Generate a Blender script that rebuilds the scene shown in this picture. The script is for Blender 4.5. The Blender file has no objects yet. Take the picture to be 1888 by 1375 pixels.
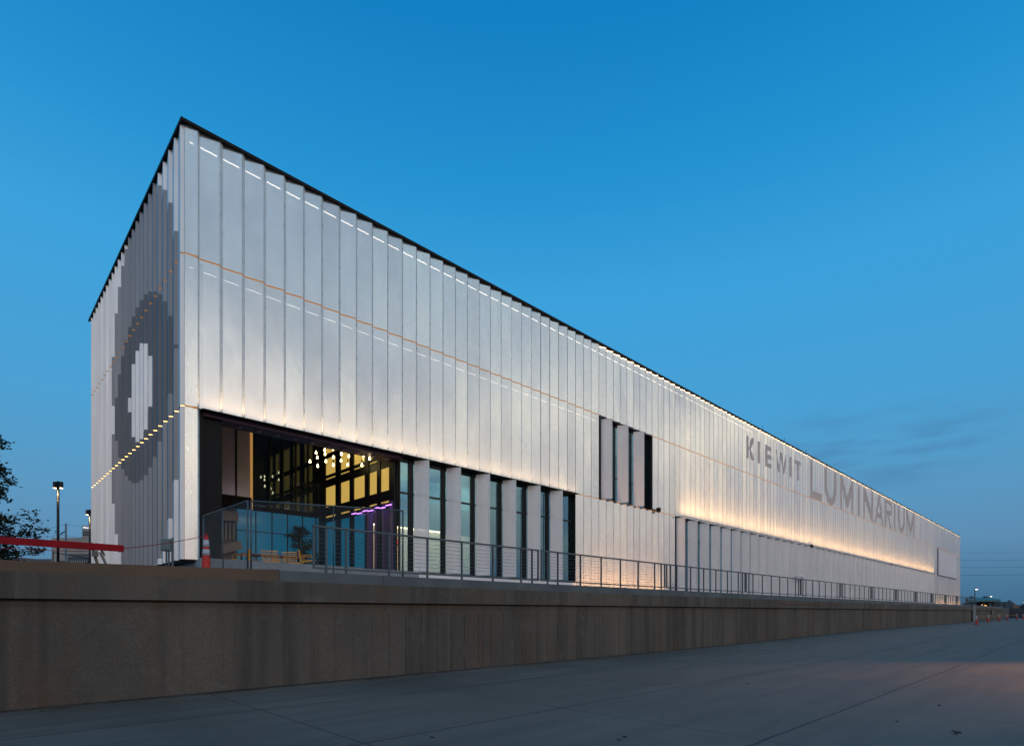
import bpy, bmesh, math, random
from mathutils import Vector, Matrix
R = math.radians
random.seed(7)
S = bpy.context.scene
COL = S.collection
EYE = 1.5
# ------------------------------------------------------------------ camera
cam = bpy.data.cameras.new('camera'); co = bpy.data.objects.new('camera', cam); COL.objects.link(co)
co.location = (0, 0, EYE); co.rotation_euler = (R(90), 0, R(-44.19))
cam.sensor_width = 36; cam.lens = 1055.6/1888*36
cam.shift_x = 0.0; cam.shift_y = (1127.5-687.5)/1888
cam.clip_end = 5000; cam.clip_start = 0.1
S.camera = co
S.view_settings.view_transform = 'Standard'; S.view_settings.look = 'None'
S.view_settings.exposure = 0.0; S.view_settings.gamma = 1
try:
    S.cycles.use_denoising = True; S.cycles.max_bounces = 7; S.cycles.transparent_max_bounces = 14
    S.cycles.caustics_reflective = False; S.cycles.caustics_refractive = False
except Exception: pass
# ------------------------------------------------------------------ world
W = bpy.data.worlds.new('World'); S.world = W; W.use_nodes = True
nt = W.node_tree; N = nt.nodes; L = nt.links; N.clear()
def nd(t, **k):
    n = N.new(t)
    for a, b in k.items(): setattr(n, a, b)
    return n
def ramp(node, stops):
    cr = node.color_ramp
    while len(cr.elements) > 1: cr.elements.remove(cr.elements[-1])
    cr.elements[0].position = stops[0][0]; cr.elements[0].color = (*stops[0][1], 1)
    for p, c in stops[1:]:
        e = cr.elements.new(p); e.color = (*c, 1)
tc = nd('ShaderNodeTexCoord'); sep = nd('ShaderNodeSeparateXYZ'); L.new(tc.outputs['Generated'], sep.inputs[0])
rF = nd('ShaderNodeValToRGB')      # the side away from the sunset
ramp(rF, [(0, (.050,.155,.28)), (.04, (.060,.19,.34)), (.10, (.105,.275,.48)), (.17, (.098,.325,.57)), (.30, (.066,.37,.70)), (.48, (.042,.375,.76)), (.60, (.014,.30,.68)), (.72, (.003,.23,.59)), (1, (.002,.15,.42))])
rB = nd('ShaderNodeValToRGB')      # the afterglow side
ramp(rB, [(0, (.40,.30,.30)), (.07, (.66,.54,.51)), (.15, (.92,.78,.70)), (.22, (1.55,1.28,1.02)), (.30, (1.75,1.50,1.22)), (.38, (1.0,1.0,.98)), (.48, (.66,.82,.93)), (.60, (.58,.80,.98)), (.72, (.40,.64,.88)), (1, (.10,.26,.52))])
L.new(sep.outputs[2], rF.inputs[0]); L.new(sep.outputs[2], rB.inputs[0])
dot = nd('ShaderNodeVectorMath', operation='DOT_PRODUCT'); L.new(tc.outputs['Generated'], dot.inputs[0]); dot.inputs[1].default_value = (-.22, -.975, 0)
mr = nd('ShaderNodeMapRange', interpolation_type='SMOOTHSTEP'); L.new(dot.outputs['Value'], mr.inputs[0])
mr.inputs[1].default_value = -.15; mr.inputs[2].default_value = .62
mix = nd('ShaderNodeMixRGB'); L.new(mr.outputs[0], mix.inputs[0]); L.new(rF.outputs[0], mix.inputs[1]); L.new(rB.outputs[0], mix.inputs[2])
# thin clouds: streaks on the sunset side, one wisp on the far side
mp = nd('ShaderNodeMapping'); L.new(tc.outputs['Generated'], mp.inputs[0]); mp.inputs['Scale'].default_value = (1.6, 1.6, 4.5)
nz = nd('ShaderNodeTexNoise'); L.new(mp.outputs[0], nz.inputs[0]); nz.inputs['Scale'].default_value = 2.8; nz.inputs['Detail'].default_value = 5
cr = nd('ShaderNodeMapRange'); L.new(nz.outputs[0], cr.inputs[0]); cr.inputs[1].default_value = .47; cr.inputs[2].default_value = .60
cm = nd('ShaderNodeMath', operation='MULTIPLY'); L.new(cr.outputs[0], cm.inputs[0]); L.new(mr.outputs[0], cm.inputs[1])
cm2 = nd('ShaderNodeMath', operation='MULTIPLY'); L.new(cm.outputs[0], cm2.inputs[0]); cm2.inputs[1].default_value = .85
mix2 = nd('ShaderNodeMixRGB', blend_type='MIX'); L.new(cm2.outputs[0], mix2.inputs[0]); L.new(mix.outputs[0], mix2.inputs[1]); mix2.inputs[2].default_value = (.34,.43,.60,1)
# wisp
wd = nd('ShaderNodeVectorMath', operation='DISTANCE')
mp3 = nd('ShaderNodeMapping'); L.new(tc.outputs['Generated'], mp3.inputs[0]); mp3.inputs['Scale'].default_value = (1, 1, 3.2)
L.new(mp3.outputs[0], wd.inputs[0])
wv = Vector((.697,.717,0)) + (1590-944)/1055.6*Vector((.717,-.697,0)) + Vector((0,0,(1127.5-832)/1055.6)); wv.normalize()
wd.inputs[1].default_value = (wv.x, wv.y, wv.z*3.2)
wr = nd('ShaderNodeMapRange', interpolation_type='SMOOTHSTEP'); L.new(wd.outputs['Value'], wr.inputs[0]); wr.inputs[1].default_value = .26; wr.inputs[2].default_value = .02
mp4 = nd('ShaderNodeMapping'); L.new(tc.outputs['Generated'], mp4.inputs[0]); mp4.inputs['Scale'].default_value = (3, 3, 16); mp4.inputs['Rotation'].default_value = (0, R(6), 0)
nz2 = nd('ShaderNodeTexNoise'); L.new(mp4.outputs[0], nz2.inputs[0]); nz2.inputs['Scale'].default_value = 2.5; nz2.inputs['Detail'].default_value = 4
wr2 = nd('ShaderNodeMapRange', interpolation_type='SMOOTHSTEP'); L.new(nz2.outputs[0], wr2.inputs[0]); wr2.inputs[1].default_value = .38; wr2.inputs[2].default_value = .68
wm = nd('ShaderNodeMath', operation='MULTIPLY'); L.new(wr.outputs[0], wm.inputs[0]); L.new(wr2.outputs[0], wm.inputs[1])
wm2 = nd('ShaderNodeMath', operation='MULTIPLY'); L.new(wm.outputs[0], wm2.inputs[0]); wm2.inputs[1].default_value = .62
mix3 = nd('ShaderNodeMixRGB'); L.new(wm2.outputs[0], mix3.inputs[0]); L.new(mix2.outputs[0], mix3.inputs[1]); mix3.inputs[2].default_value = (.06,.20,.40,1)
# physical dusk sky underneath
sky = nd('ShaderNodeTexSky'); sky.sky_type = 'NISHITA'; sky.sun_disc = False; sky.sun_elevation = R(1.0); sky.sun_rotation = R(193)
bg1 = nd('ShaderNodeBackground'); L.new(sky.outputs[0], bg1.inputs[0]); bg1.inputs[1].default_value = .012
bg2 = nd('ShaderNodeBackground'); L.new(mix3.outputs[0], bg2.inputs[0]); bg2.inputs[1].default_value = .92
ad = nd('ShaderNodeAddShader'); L.new(bg1.outputs[0], ad.inputs[0]); L.new(bg2.outputs[0], ad.inputs[1])
wo = nd('ShaderNodeOutputWorld'); L.new(ad.outputs[0], wo.inputs[0])
# ------------------------------------------------------------------ weak last light of the set sun
sd = bpy.data.lights.new('sun', 'SUN'); sd.energy = .12; sd.angle = R(35); sd.color = (1, .80, .66)
so = bpy.data.objects.new('sun', sd); COL.objects.link(so)
so.rotation_euler = Vector((.22, .975, -.16)).to_track_quat('-Z', 'Y').to_euler()

# ------------------------------------------------------------------ geometry helpers
CF, SF, FP = .69706, .71702, 1055.6
def pt(px, py, depth):             # pixel of the 1888 px photograph at a depth -> world
    r = (px-944)*depth/FP; u = (1127.5-py)*depth/FP
    return Vector((CF*depth + SF*r, SF*depth - CF*r, EYE+u))
def xat(px, P): return (SF*0 + (1514.5*P/(2030-px)) - P*SF)/CF
class MB:
    def __init__(s): s.v = []; s.f = []; s.m = []; s.uv = []
    def quad(s, pts, mi=0, uv=None):
        b = len(s.v); s.v += [tuple(p) for p in pts]; s.f.append(tuple(range(b, b+len(pts)))); s.m.append(mi)
        s.uv.append(uv or [(0, 0)]*len(pts))
    def box(s, x0, x1, y0, y1, z0, z1, mi=0):
        b = len(s.v)
        s.v += [(x, y, z) for z in (z0, z1) for y in (y0, y1) for x in (x0, x1)]
        for q in ((0,2,3,1),(4,5,7,6),(0,1,5,4),(2,6,7,3),(0,4,6,2),(1,3,7,5)):
            s.f.append(tuple(b+i for i in q)); s.m.append(mi); s.uv.append([(0, 0)]*4)
    def bar(s, a, c, w, h, up=(0,0,1), mi=0):      # rectangular bar a -> c
        a = Vector(a); c = Vector(c); d = (c-a).normalized(); u = Vector(up)
        sd = d.cross(u)
        if sd.length < 1e-4: sd = d.cross(Vector((1,0,0)))
        sd.normalize(); u = sd.cross(d).normalized()
        b = len(s.v)
        for p in (a, c):
            for i, j in ((-1,-1),(1,-1),(1,1),(-1,1)): s.v.append(tuple(p+sd*(i*w/2)+u*(j*h/2)))
        for q in ((3,2,1,0),(4,5,6,7),(0,1,5,4),(1,2,6,5),(2,3,7,6),(3,0,4,7)):
            s.f.append(tuple(b+i for i in q)); s.m.append(mi); s.uv.append([(0,0)]*4)
    def tube(s, pts, r, n=8, mi=0, cap=True):
        pts = [Vector(p) for p in pts]; rs = r if isinstance(r, (list, tuple)) else [r]*len(pts)
        rings = []
        for i, p in enumerate(pts):
            d = (pts[min(i+1, len(pts)-1)]-pts[max(i-1, 0)]).normalized()
            a = d.cross(Vector((0,0,1)))
            if a.length < 1e-3: a = Vector((1,0,0))
            a.normalize(); c = a.cross(d)
            b = len(s.v); rings.append(b)
            for k in range(n):
                t = 2*math.pi*k/n; s.v.append(tuple(p+(a*math.cos(t)+c*math.sin(t))*rs[i]))
        for i in range(len(rings)-1):
            for k in range(n):
                k2 = (k+1) % n
                s.f.append((rings[i]+k, rings[i]+k2, rings[i+1]+k2, rings[i+1]+k)); s.m.append(mi); s.uv.append([(0,0)]*4)
        if cap:
            s.f.append(tuple(rings[0]+k for k in range(n))[::-1]); s.m.append(mi); s.uv.append([(0,0)]*n)
            s.f.append(tuple(rings[-1]+k for k in range(n))); s.m.append(mi); s.uv.append([(0,0)]*n)
    def lathe(s, prof, c, n=16, mi=0):             # prof = [(r, z)...]
        rings = []
        for r, z in prof:
            rings.append(len(s.v))
            for k in range(n):
                t = 2*math.pi*k/n; s.v.append((c[0]+r*math.cos(t), c[1]+r*math.sin(t), c[2]+z))
        for i in range(len(rings)-1):
            for k in range(n):
                k2 = (k+1) % n
                s.f.append((rings[i]+k, rings[i]+k2, rings[i+1]+k2, rings[i+1]+k)); s.m.append(mi); s.uv.append([(0,0)]*4)
        s.f.append(tuple(rings[0]+k for k in range(n))[::-1]); s.m.append(mi); s.uv.append([(0,0)]*n)
        s.f.append(tuple(rings[-1]+k for k in range(n))); s.m.append(mi); s.uv.append([(0,0)]*n)
    def build(s, name, mats, parent=None, uv=False, smooth=False, bevel=0):
        me = bpy.data.meshes.new(name); me.from_pydata(s.v, [], s.f)
        if not isinstance(mats, (list, tuple)): mats = [mats]
        for m in mats: me.materials.append(m)
        if len(mats) > 1: me.polygons.foreach_set('material_index', s.m)
        if uv:
            ul = me.uv_layers.new(name='UVMap'); k = 0
            for u in s.uv:
                for t in u: ul.data[k].uv = t; k += 1
        if smooth: me.polygons.foreach_set('use_smooth', [True]*len(me.polygons))
        me.update()
        o = bpy.data.objects.new(name, me); COL.objects.link(o)
        if parent: attach(o, parent)
        if bevel:
            md = o.modifiers.new('bevel', 'BEVEL'); md.width = bevel; md.segments = 2; md.limit_method = 'ANGLE'
        return o
def attach(o, p):                  # meshes are built in world space; keep them there
    o.parent = p
    m = Matrix.Identity(4); q = p
    chain = []
    while q: chain.append(q); q = q.parent
    for q in reversed(chain): m = m @ q.matrix_parent_inverse @ Matrix.Translation(q.location) @ q.rotation_euler.to_matrix().to_4x4()
    o.matrix_parent_inverse = m.inverted()
def tag(o, label=None, cat=None, group=None, kind=None):
    if label: o['label'] = label
    if cat: o['category'] = cat
    if group: o['group'] = group
    if kind: o['kind'] = kind
    return o
def thing(name, loc, label, cat, group=None):
    o = bpy.data.objects.new(name, None); COL.objects.link(o); o.location = loc; o.empty_display_size = .3
    return tag(o, label, cat, group)
def copy_tree(o, parent=None):
    c = o.copy(); COL.objects.link(c)
    if parent: c.parent = parent; c.matrix_parent_inverse = o.matrix_parent_inverse.copy()
    for ch in list(o.children): copy_tree(ch, c)
    return c

# ------------------------------------------------------------------ materials
def mat(name, col, rough=.6, metal=0, noise=None, bump=0, bscale=20, emit=None, es=0, spec=.5, scale=(1,1,1), uvc=False):
    """noise = (scale, dark colour, amount)"""
    m = bpy.data.materials.new(name); m.use_nodes = True
    n = m.node_tree.nodes; l = m.node_tree.links; b = n['Principled BSDF']
    b.inputs['Base Color'].default_value = (*col, 1); b.inputs['Roughness'].default_value = rough
    b.inputs['Metallic'].default_value = metal; b.inputs['Specular IOR Level'].default_value = spec
    if emit: b.inputs['Emission Color'].default_value = (*emit, 1); b.inputs['Emission Strength'].default_value = es
    t = n.new('ShaderNodeTexCoord'); mpn = n.new('ShaderNodeMapping'); mpn.inputs['Scale'].default_value = scale
    l.new(t.outputs['UV' if uvc else 'Object'], mpn.inputs[0])
    if noise:
        z = n.new('ShaderNodeTexNoise'); z.inputs['Scale'].default_value = noise[0]; z.inputs['Detail'].default_value = 6
        l.new(mpn.outputs[0], z.inputs[0])
        q = n.new('ShaderNodeMapRange'); q.inputs[1].default_value = .35; q.inputs[2].default_value = .68; q.inputs[4].default_value = noise[2]
        l.new(z.outputs[0], q.inputs[0])
        x = n.new('ShaderNodeMixRGB'); x.inputs[1].default_value = (*col, 1); x.inputs[2].default_value = (*noise[1], 1)
        l.new(q.outputs[0], x.inputs[0]); l.new(x.outputs[0], b.inputs['Base Color'])
    if bump:
        z2 = n.new('ShaderNodeTexNoise'); z2.inputs['Scale'].default_value = bscale; z2.inputs['Detail'].default_value = 5
        l.new(mpn.outputs[0], z2.inputs[0])
        bp = n.new('ShaderNodeBump'); bp.inputs['Strength'].default_value = bump; bp.inputs['Distance'].default_value = .02
        l.new(z2.outputs[0], bp.inputs['Height']); l.new(bp.outputs[0], b.inputs['Normal'])
    return m
def M(n, l, op, a, b=None, c=None):
    q = n.new('ShaderNodeMath'); q.operation = op
    for i, v in enumerate((a, b, c)):
        if v is None: continue
        if isinstance(v, (int, float)): q.inputs[i].default_value = v
        else: l.new(v, q.inputs[i])
    return q.outputs[0]
def perf_mat(name, col, px, pz, r, rough=.17, metal=.74, stagger=True, strength=1.0):
    """anodised sheet with real (see-through) round holes on a px x pz pitch, UV in metres; UV2 = panel number in vertex colour"""
    m = bpy.data.materials.new(name); m.use_nodes = True
    n = m.node_tree.nodes; l = m.node_tree.links; b = n['Principled BSDF']; out = n['Material Output']
    b.inputs['Metallic'].default_value = metal
    t = n.new('ShaderNodeTexCoord'); s = n.new('ShaderNodeSeparateXYZ'); l.new(t.outputs['UV'], s.inputs[0])
    u, v = s.outputs[0], s.outputs[1]
    def lat(ou, ov):
        a = M(n,l,'SUBTRACT', M(n,l,'FRACT', M(n,l,'ADD', M(n,l,'DIVIDE', u, px), ou)), .5)
        c = M(n,l,'SUBTRACT', M(n,l,'FRACT', M(n,l,'ADD', M(n,l,'DIVIDE', v, pz), ov)), .5)
        a = M(n,l,'MULTIPLY', a, px); c = M(n,l,'MULTIPLY', c, pz)
        return M(n,l,'SQRT', M(n,l,'ADD', M(n,l,'MULTIPLY', a, a), M(n,l,'MULTIPLY', c, c)))
    d = lat(0, 0)
    if stagger: d = M(n,l,'MINIMUM', d, lat(.5, .5))
    hole = M(n,l,'MULTIPLY', M(n,l,'LESS_THAN', d, r), strength)
    # solid margins of each sheet: u runs 0..w inside a sheet
    # weathering: long vertical smears and sheet-to-sheet tone
    o = n.new('ShaderNodeTexCoord')
    mp = n.new('ShaderNodeMapping'); mp.inputs['Scale'].default_value = (1.64, 1.64, .5); l.new(o.outputs['Object'], mp.inputs[0])
    z = n.new('ShaderNodeTexNoise'); z.inputs['Scale'].default_value = 1.3; z.inputs['Detail'].default_value = 6; l.new(mp.outputs[0], z.inputs[0])
    w = n.new('ShaderNodeTexWhiteNoise'); w.noise_dimensions = '1D'
    att = n.new('ShaderNodeAttribute'); att.attribute_name = 'sheet'; l.new(att.outputs['Fac'], w.inputs['W'])
    k = M(n,l,'ADD', M(n,l,'MULTIPLY', M(n,l,'SUBTRACT', z.outputs[0], .5), .26), M(n,l,'MULTIPLY', M(n,l,'SUBTRACT', w.outputs['Value'], .5), .16))
    k = M(n,l,'ADD', k, 1.0)
    x = n.new('ShaderNodeVectorMath'); x.operation = 'SCALE'; x.inputs[0].default_value = col; l.new(k, x.inputs['Scale'])
    l.new(x.outputs[0], b.inputs['Base Color'])
    mp2 = n.new('ShaderNodeMapping'); mp2.inputs['Scale'].default_value = (3, 3, .4); l.new(o.outputs['Object'], mp2.inputs[0])
    z2 = n.new('ShaderNodeTexNoise'); z2.inputs['Scale'].default_value = 1.0; z2.inputs['Detail'].default_value = 3; l.new(mp2.outputs[0], z2.inputs[0])
    l.new(M(n,l,'ADD', M(n,l,'MULTIPLY', z2.outputs[0], .10), rough-.05), b.inputs['Roughness'])
    # oil-canning: the sheets are not quite flat
    mp3 = n.new('ShaderNodeMapping'); mp3.inputs['Scale'].default_value = (1.2, 1.2, .5); l.new(o.outputs['Object'], mp3.inputs[0])
    z3 = n.new('ShaderNodeTexNoise'); z3.inputs['Scale'].default_value = 1.1; z3.inputs['Detail'].default_value = 2; l.new(mp3.outputs[0], z3.inputs[0])
    bp = n.new('ShaderNodeBump'); bp.inputs['Strength'].default_value = .22; bp.inputs['Distance'].default_value = .06
    l.new(z3.outputs[0], bp.inputs['Height']); l.new(bp.outputs[0], b.inputs['Normal'])
    tr = n.new('ShaderNodeBsdfTransparent'); mx = n.new('ShaderNodeMixShader')
    l.new(hole, mx.inputs[0]); l.new(b.outputs[0], mx.inputs[1]); l.new(tr.outputs[0], mx.inputs[2]); l.new(mx.outputs[0], out.inputs[0])
    return m
def glass_mat(name, tint, refl, fac, rough=.01):
    m = bpy.data.materials.new(name); m.use_nodes = True
    n = m.node_tree.nodes; l = m.node_tree.links; out = n['Material Output']; n.remove(n['Principled BSDF'])
    g = n.new('ShaderNodeBsdfGlossy'); g.inputs['Color'].default_value = (*refl, 1); g.inputs['Roughness'].default_value = rough
    t = n.new('ShaderNodeBsdfTransparent'); t.inputs['Color'].default_value = (*tint, 1)
    lw = n.new('ShaderNodeFresnel'); lw.inputs['IOR'].default_value = 1.5
    f = M(n,l,'ADD', lw.outputs[0], fac); f = M(n,l,'MINIMUM', f, 1.0)
    mx = n.new('ShaderNodeMixShader'); l.new(f, mx.inputs[0]); l.new(t.outputs[0], mx.inputs[1]); l.new(g.outputs[0], mx.inputs[2])
    nz = n.new('ShaderNodeTexNoise'); nz.inputs['Scale'].default_value = .7; nz.inputs['Detail'].default_value = 1
    o = n.new('ShaderNodeTexCoord'); l.new(o.outputs['Object'], nz.inputs[0])
    bp = n.new('ShaderNodeBump'); bp.inputs['Strength'].default_value = .12; bp.inputs['Distance'].default_value = .03
    l.new(nz.outputs[0], bp.inputs['Height']); l.new(bp.outputs[0], g.inputs['Normal'])
    l.new(mx.outputs[0], out.inputs[0]); return m

m_perf = perf_mat('perforated_aluminium', (.87,.945,.99), .040, .058, .0105)
m_shut = perf_mat('shutter_sheet', (.90,.88,.90), .045, .045, .0085, stagger=False, metal=.15, rough=.45)
m_strip = mat('anodised_strip', (.80,.94,.99), .38, .0, noise=(3, (.62,.77,.88), .6), scale=(1,1,.3))
m_seam = mat('painted_seam_shade', (.10,.11,.12), .6)  # dark lip colour painted in for the shade between sheets
m_bolt = mat('bolt_steel', (.03,.03,.035), .4, .5)
m_back = mat('backing_wall', (.42,.43,.46), .6, .2, noise=(2, (.22,.22,.25), .6))
m_black = mat('black_metal', (.006,.006,.007), .55, 0, spec=.2)
m_dark = mat('dark_frame', (.015,.02,.024), .35, .5)
m_white = mat('white_frame', (.82,.82,.83), .45, .1)
m_orange = mat('orange_gasket', (.75,.30,.05), .5, 0, emit=(1,.42,.07), es=.12)  # faint glow added to the colour; the gasket is no lamp
m_sw = perf_mat('side_sheet_white', (.78,.79,.82), .03, .03, .0, metal=.55, rough=.42, stagger=False)
m_sm = perf_mat('side_sheet_grey', (.26,.275,.31), .03, .03, .0, metal=.5, rough=.42, stagger=False)
m_sdk = perf_mat('side_sheet_dark', (.115,.13,.155), .03, .03, .0, metal=.5, rough=.42, stagger=False)
m_letter = perf_mat('letter_paint', (.46,.45,.48), .036, .052, .006, metal=.35, rough=.5)
m_ledw = mat('led_warm', (1,.8,.6), .5, emit=(1,.55,.18), es=4)
m_led = mat('led_line', (1,.9,.8), .5, emit=(1,.86,.70), es=4)
m_glass = glass_mat('window_glass', (.80,.86,.84), (.32,.62,.78), .30)
m_gblue = mat('lobby_glass_glow', (.01,.10,.17), .12, 0, emit=(.005,.115,.215), es=.55, spec=.35)  # blue emission imitates the sky reflected in the lower panes
m_gdark = glass_mat('upper_glass', (.55,.60,.62), (.34,.42,.55), .08)
m_amber = mat('amber_pane', (.5,.38,.1), .15, emit=(.80,.52,.12), es=.62, noise=None)
m_cream = mat('cream_interior', (.75,.68,.55), .8, noise=(2, (.66,.58,.46), .5))
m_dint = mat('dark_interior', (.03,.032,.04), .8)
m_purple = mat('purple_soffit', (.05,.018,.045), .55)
m_floor = mat('interior_floor', (.10,.09,.09), .35)
m_steel = mat('galvanised_rail', (.085,.115,.135), .5, .3, noise=(8, (.06,.085,.10), .6))
m_wire = mat('galvanised_wire', (.16,.19,.21), .45, .5)

# ------------------------------------------------------------------ facade numbers
PF = 17.6; X0 = 4.52; XK = 4.90; PW = .61; WF = .505; SAW = .09
ZT, ZO, ZM, ZS, ZTER = 14.88, 11.37, 7.17, 2.95, 2.35
def xk(k): return XK + PW*k
def ysaw(x, off=0):
    u = (x-XK) % PW
    return (PF - SAW*u/WF if u < WF else PF - SAW*(1-(u-WF)/(PW-WF))) - off
XE = xk(203)
def sw(k):                          # no two folds are set quite alike
    return SAW + (math.sin(k*12.9898+4.1)*43758.5453 % 1 - .5)*.030
building = thing('museum_building', (X0, PF, ZTER), 'long two storey museum hall clad in folded silver perforated metal sheets behind the railing', 'building')

def saw_band(name, k0, k1, z0, z1):
    mb = MB(); sheet = []
    for k in range(k0, k1):
        x = xk(k); xm = x+WF; xe = x+PW; SAW = sw(k)
        u0 = (k % 7)*.011
        g = .001
        mb.quad([(x+g, PF, z0), (xm, PF-SAW, z0), (xm, PF-SAW, z1), (x+g, PF, z1)], 0, [(u0, z0), (u0+.53, z0), (u0+.53, z1), (u0, z1)]); sheet.append(k+z0)
        mb.quad([(xm, PF-SAW, z0), (xe-g, PF, z0), (xe-g, PF, z1), (xm, PF-SAW, z1)], 1); sheet.append(k+z0)
        lw = .003 if k < 22 else .018
        mb.quad([(xm-lw, PF-SAW-.002, z0), (xm+.001, PF-SAW-.003, z0), (xm+.001, PF-SAW-.003, z1), (xm-lw, PF-SAW-.002, z1)], 2); sheet.append(k+z0)
    o = mb.build(name, [m_perf, m_strip, m_seam], building, uv=True)
    a = o.data.attributes.new('sheet', 'FLOAT', 'FACE')
    a.data.foreach_set('value', [float(s) for s in sheet])
    return o
saw_band('upper_cladding', 0, 203, ZO+.02, ZT+.03)
for a, b in ((0, 30), (38, 170), (196, 203)): saw_band('middle_cladding', a, b, ZM+.02, ZO-.02)
for a, b in ((27, 42), (165, 203)): saw_band('lower_cladding', a, b, ZTER+.08, ZM-.02)
# corner pier, full height, and its narrow flange
mb = MB(); sh = []
for z0, z1 in ((ZS, ZM-.02), (ZM+.02, ZO-.02), (ZO+.02, ZT+.03)):
    mb.quad([(X0, PF-.03, z0), (X0+.31, PF-SAW*.85, z0), (X0+.31, PF-SAW*.85, z1), (X0, PF-.03, z1)], 0, [(0, z0), (.31, z0), (.31, z1), (0, z1)])
    mb.quad([(X0+.31, PF-SAW*.85, z0), (XK-.004, PF, z0), (XK-.004, PF, z1), (X0+.31, PF-SAW*.85, z1)], 1)
mb.build('corner_cladding', [m_perf, m_strip], building, uv=True)
# bolts on the flanges, the near 24 folds, both edges
mb = MB()
for k in range(-1, 24):
    x = xk(k)+WF if k >= 0 else X0+.31
    zlo = ZM+.1 if k >= 0 else ZS+.1
    z = zlo
    while z < ZT:
        for t in (.25, .8):
            w = PW-WF if k >= 0 else XK-X0-.31
            px = x + w*t; py = PF - (sw(k) if k >= 0 else SAW)*(1-t) - .004
            mb.box(px-.006, px+.006, py-.010, py, z-.008, z+.008)
        z += .56
tag(mb.build('flange_bolts', m_bolt, building), kind='stuff')
# gaskets
def gasket(name, k0, k1, z, h=.03):
    mb = MB()
    for k in range(k0, k1):
        x = xk(k); xm = x+WF; xe = x+PW; o = .006; SAW = sw(k)
        mb.quad([(x, PF+o, z-h), (xm, PF-SAW+o, z-h), (xm, PF-SAW+o, z+h), (x, PF+o, z+h)])
        mb.quad([(xm, PF-SAW+o, z-h), (xe, PF+o, z-h), (xe, PF+o, z+h), (xm, PF-SAW+o, z+h)])
    mb.build(name, m_orange, building)
gasket('seam_gasket', 0, 30, ZO); gasket('seam_gasket', 38, 203, ZO)
gasket('seam_gasket', 27, 42, ZM); gasket('seam_gasket', 165, 203, ZM)
for z in (ZM, ZO):
    mb = MB(); mb.quad([(X0, PF-.014, z-.03), (X0+.31, PF-SAW+.006, z-.03), (X0+.31, PF-SAW+.006, z+.03), (X0, PF-.014, z+.03)]); mb.build('seam_gasket', m_orange, building)

# ---------------- short side: folded sheets carrying the two-ring figure
NS = 25; PS = .6; WS = .505
SW = PF + NS*PS
def ring(s, z):
    h = z-EYE
    a = (s-5.3)**2 + (h-9.1)**2 < 4.70**2
    b = (s-5.3)**2 + (h-5.65)**2 < 4.80**2
    c = (s-5.3)**2 + (h-7.38)**2 < 1.62**2
    if c: return 0
    if a and b: return 2
    return 1 if (a or b) else 0
mb = MB(); sh = []
for i in range(NS):
    s0 = i*PS; sc = s0+.3
    for z0, z1 in ((ZS, ZM-.03), (ZM+.03, ZO-.02), (ZO+.02, ZT+.02)):
        cuts = [z0]; last = ring(sc, z0+.01); z = z0
        segs = []
        st = z0
        while z < z1:
            r = ring(sc, z+.01)
            if r != last: segs.append((st, z, last)); st = z; last = r
            z += .03
        segs.append((st, z1, last))
        for a, b, r in segs:
            if b-a < .01: continue
            y0 = PF+s0; ys = y0+PS-WS; y1 = y0+PS
            mb.quad([(X0, y0, a), (X0-SAW, ys-.04, a), (X0-SAW, ys-.04, b), (X0, y0, b)][::-1], r, [(0, a), (.13, a), (.13, b), (0, b)][::-1]); sh.append(i+.3)
            mb.quad([(X0-SAW, ys-.04, a), (X0, y1, a), (X0, y1, b), (X0-SAW, ys-.04, b)][::-1], r, [(0, a), (.5, a), (.5, b), (0, b)][::-1]); sh.append(i+50.7)
o = mb.build('side_cladding', [m_sw, m_sm, m_sdk], building, uv=True)
a = o.data.attributes.new('sheet', 'FLOAT', 'FACE'); a.data.foreach_set('value', sh)
for z, mt, nm in ((ZO, m_orange, 'side_gasket'), (ZM, m_ledw, 'side_light_strip')):
    mb = MB()
    for i in range(NS):
        y0 = PF+i*PS; ys = y0+PS-WS-.04; y1 = y0+PS; h = .024 if z == ZO else .012
        mb.quad([(X0+.008, y0, z-h), (X0-SAW+.008, ys, z-h), (X0-SAW+.008, ys, z+h), (X0+.008, y0, z+h)][::-1])
        if z == ZM: mb.build('side_light', mt, building); mb = MB()
        if z == ZO: mb.quad([(X0-SAW+.008, ys, z-h), (X0+.008, y1, z-h), (X0+.008, y1, z+h), (X0-SAW+.008, ys, z+h)][::-1])
    if z == ZO: mb.build(nm, mt, building)

# ---------------- shell behind the sheets
YB = PF+.34
mb = MB()
mb.box(X0+.30, XE-.05, YB, YB+.2, ZO, ZT-.05)                       # upper storey
for a, b in ((X0+.30, xk(30)), (xk(38), xk(170)), (xk(196), XE-.05)): mb.box(a, b, YB, YB+.2, ZM+.02, ZO-.001)
for a, b in ((xk(27), xk(42)), (xk(165), XE-.05)): mb.box(a, b, YB, YB+.2, ZTER, ZM-.001)
mb.box(X0+.30, X0+.5, YB+.201, SW, ZS+.01, ZT-.06)                    # short side
mb.box(X0+.2, XE, SW-.2, SW, ZTER, ZT-.07)                          # rear
mb.box(XE-.2, XE-.01, YB+.21, SW-.21, ZTER, ZT-.08)                    # far end
mb.build('backing_wall', m_back, building)
mb = MB(); mb.box(X0-.08, XE+.02, PF-.10, SW, ZT+.045, ZT+.095); mb.box(X0-.12, XE+.05, PF-.145, PF-.112, ZT+.025, ZT+.105); mb.box(X0-.12, X0-.092, PF-.111, SW+.06, ZT+.02, ZT+.105)
mb.build('roof', m_black, building)
for k in (64, 71, 79, 112): mb = MB(); mb.tube([(xk(k), PF+.3, ZT+.1), (xk(k), PF+.3, ZT+.75)], .012, 5); mb.build('lightning_rod', m_black, building)
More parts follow.
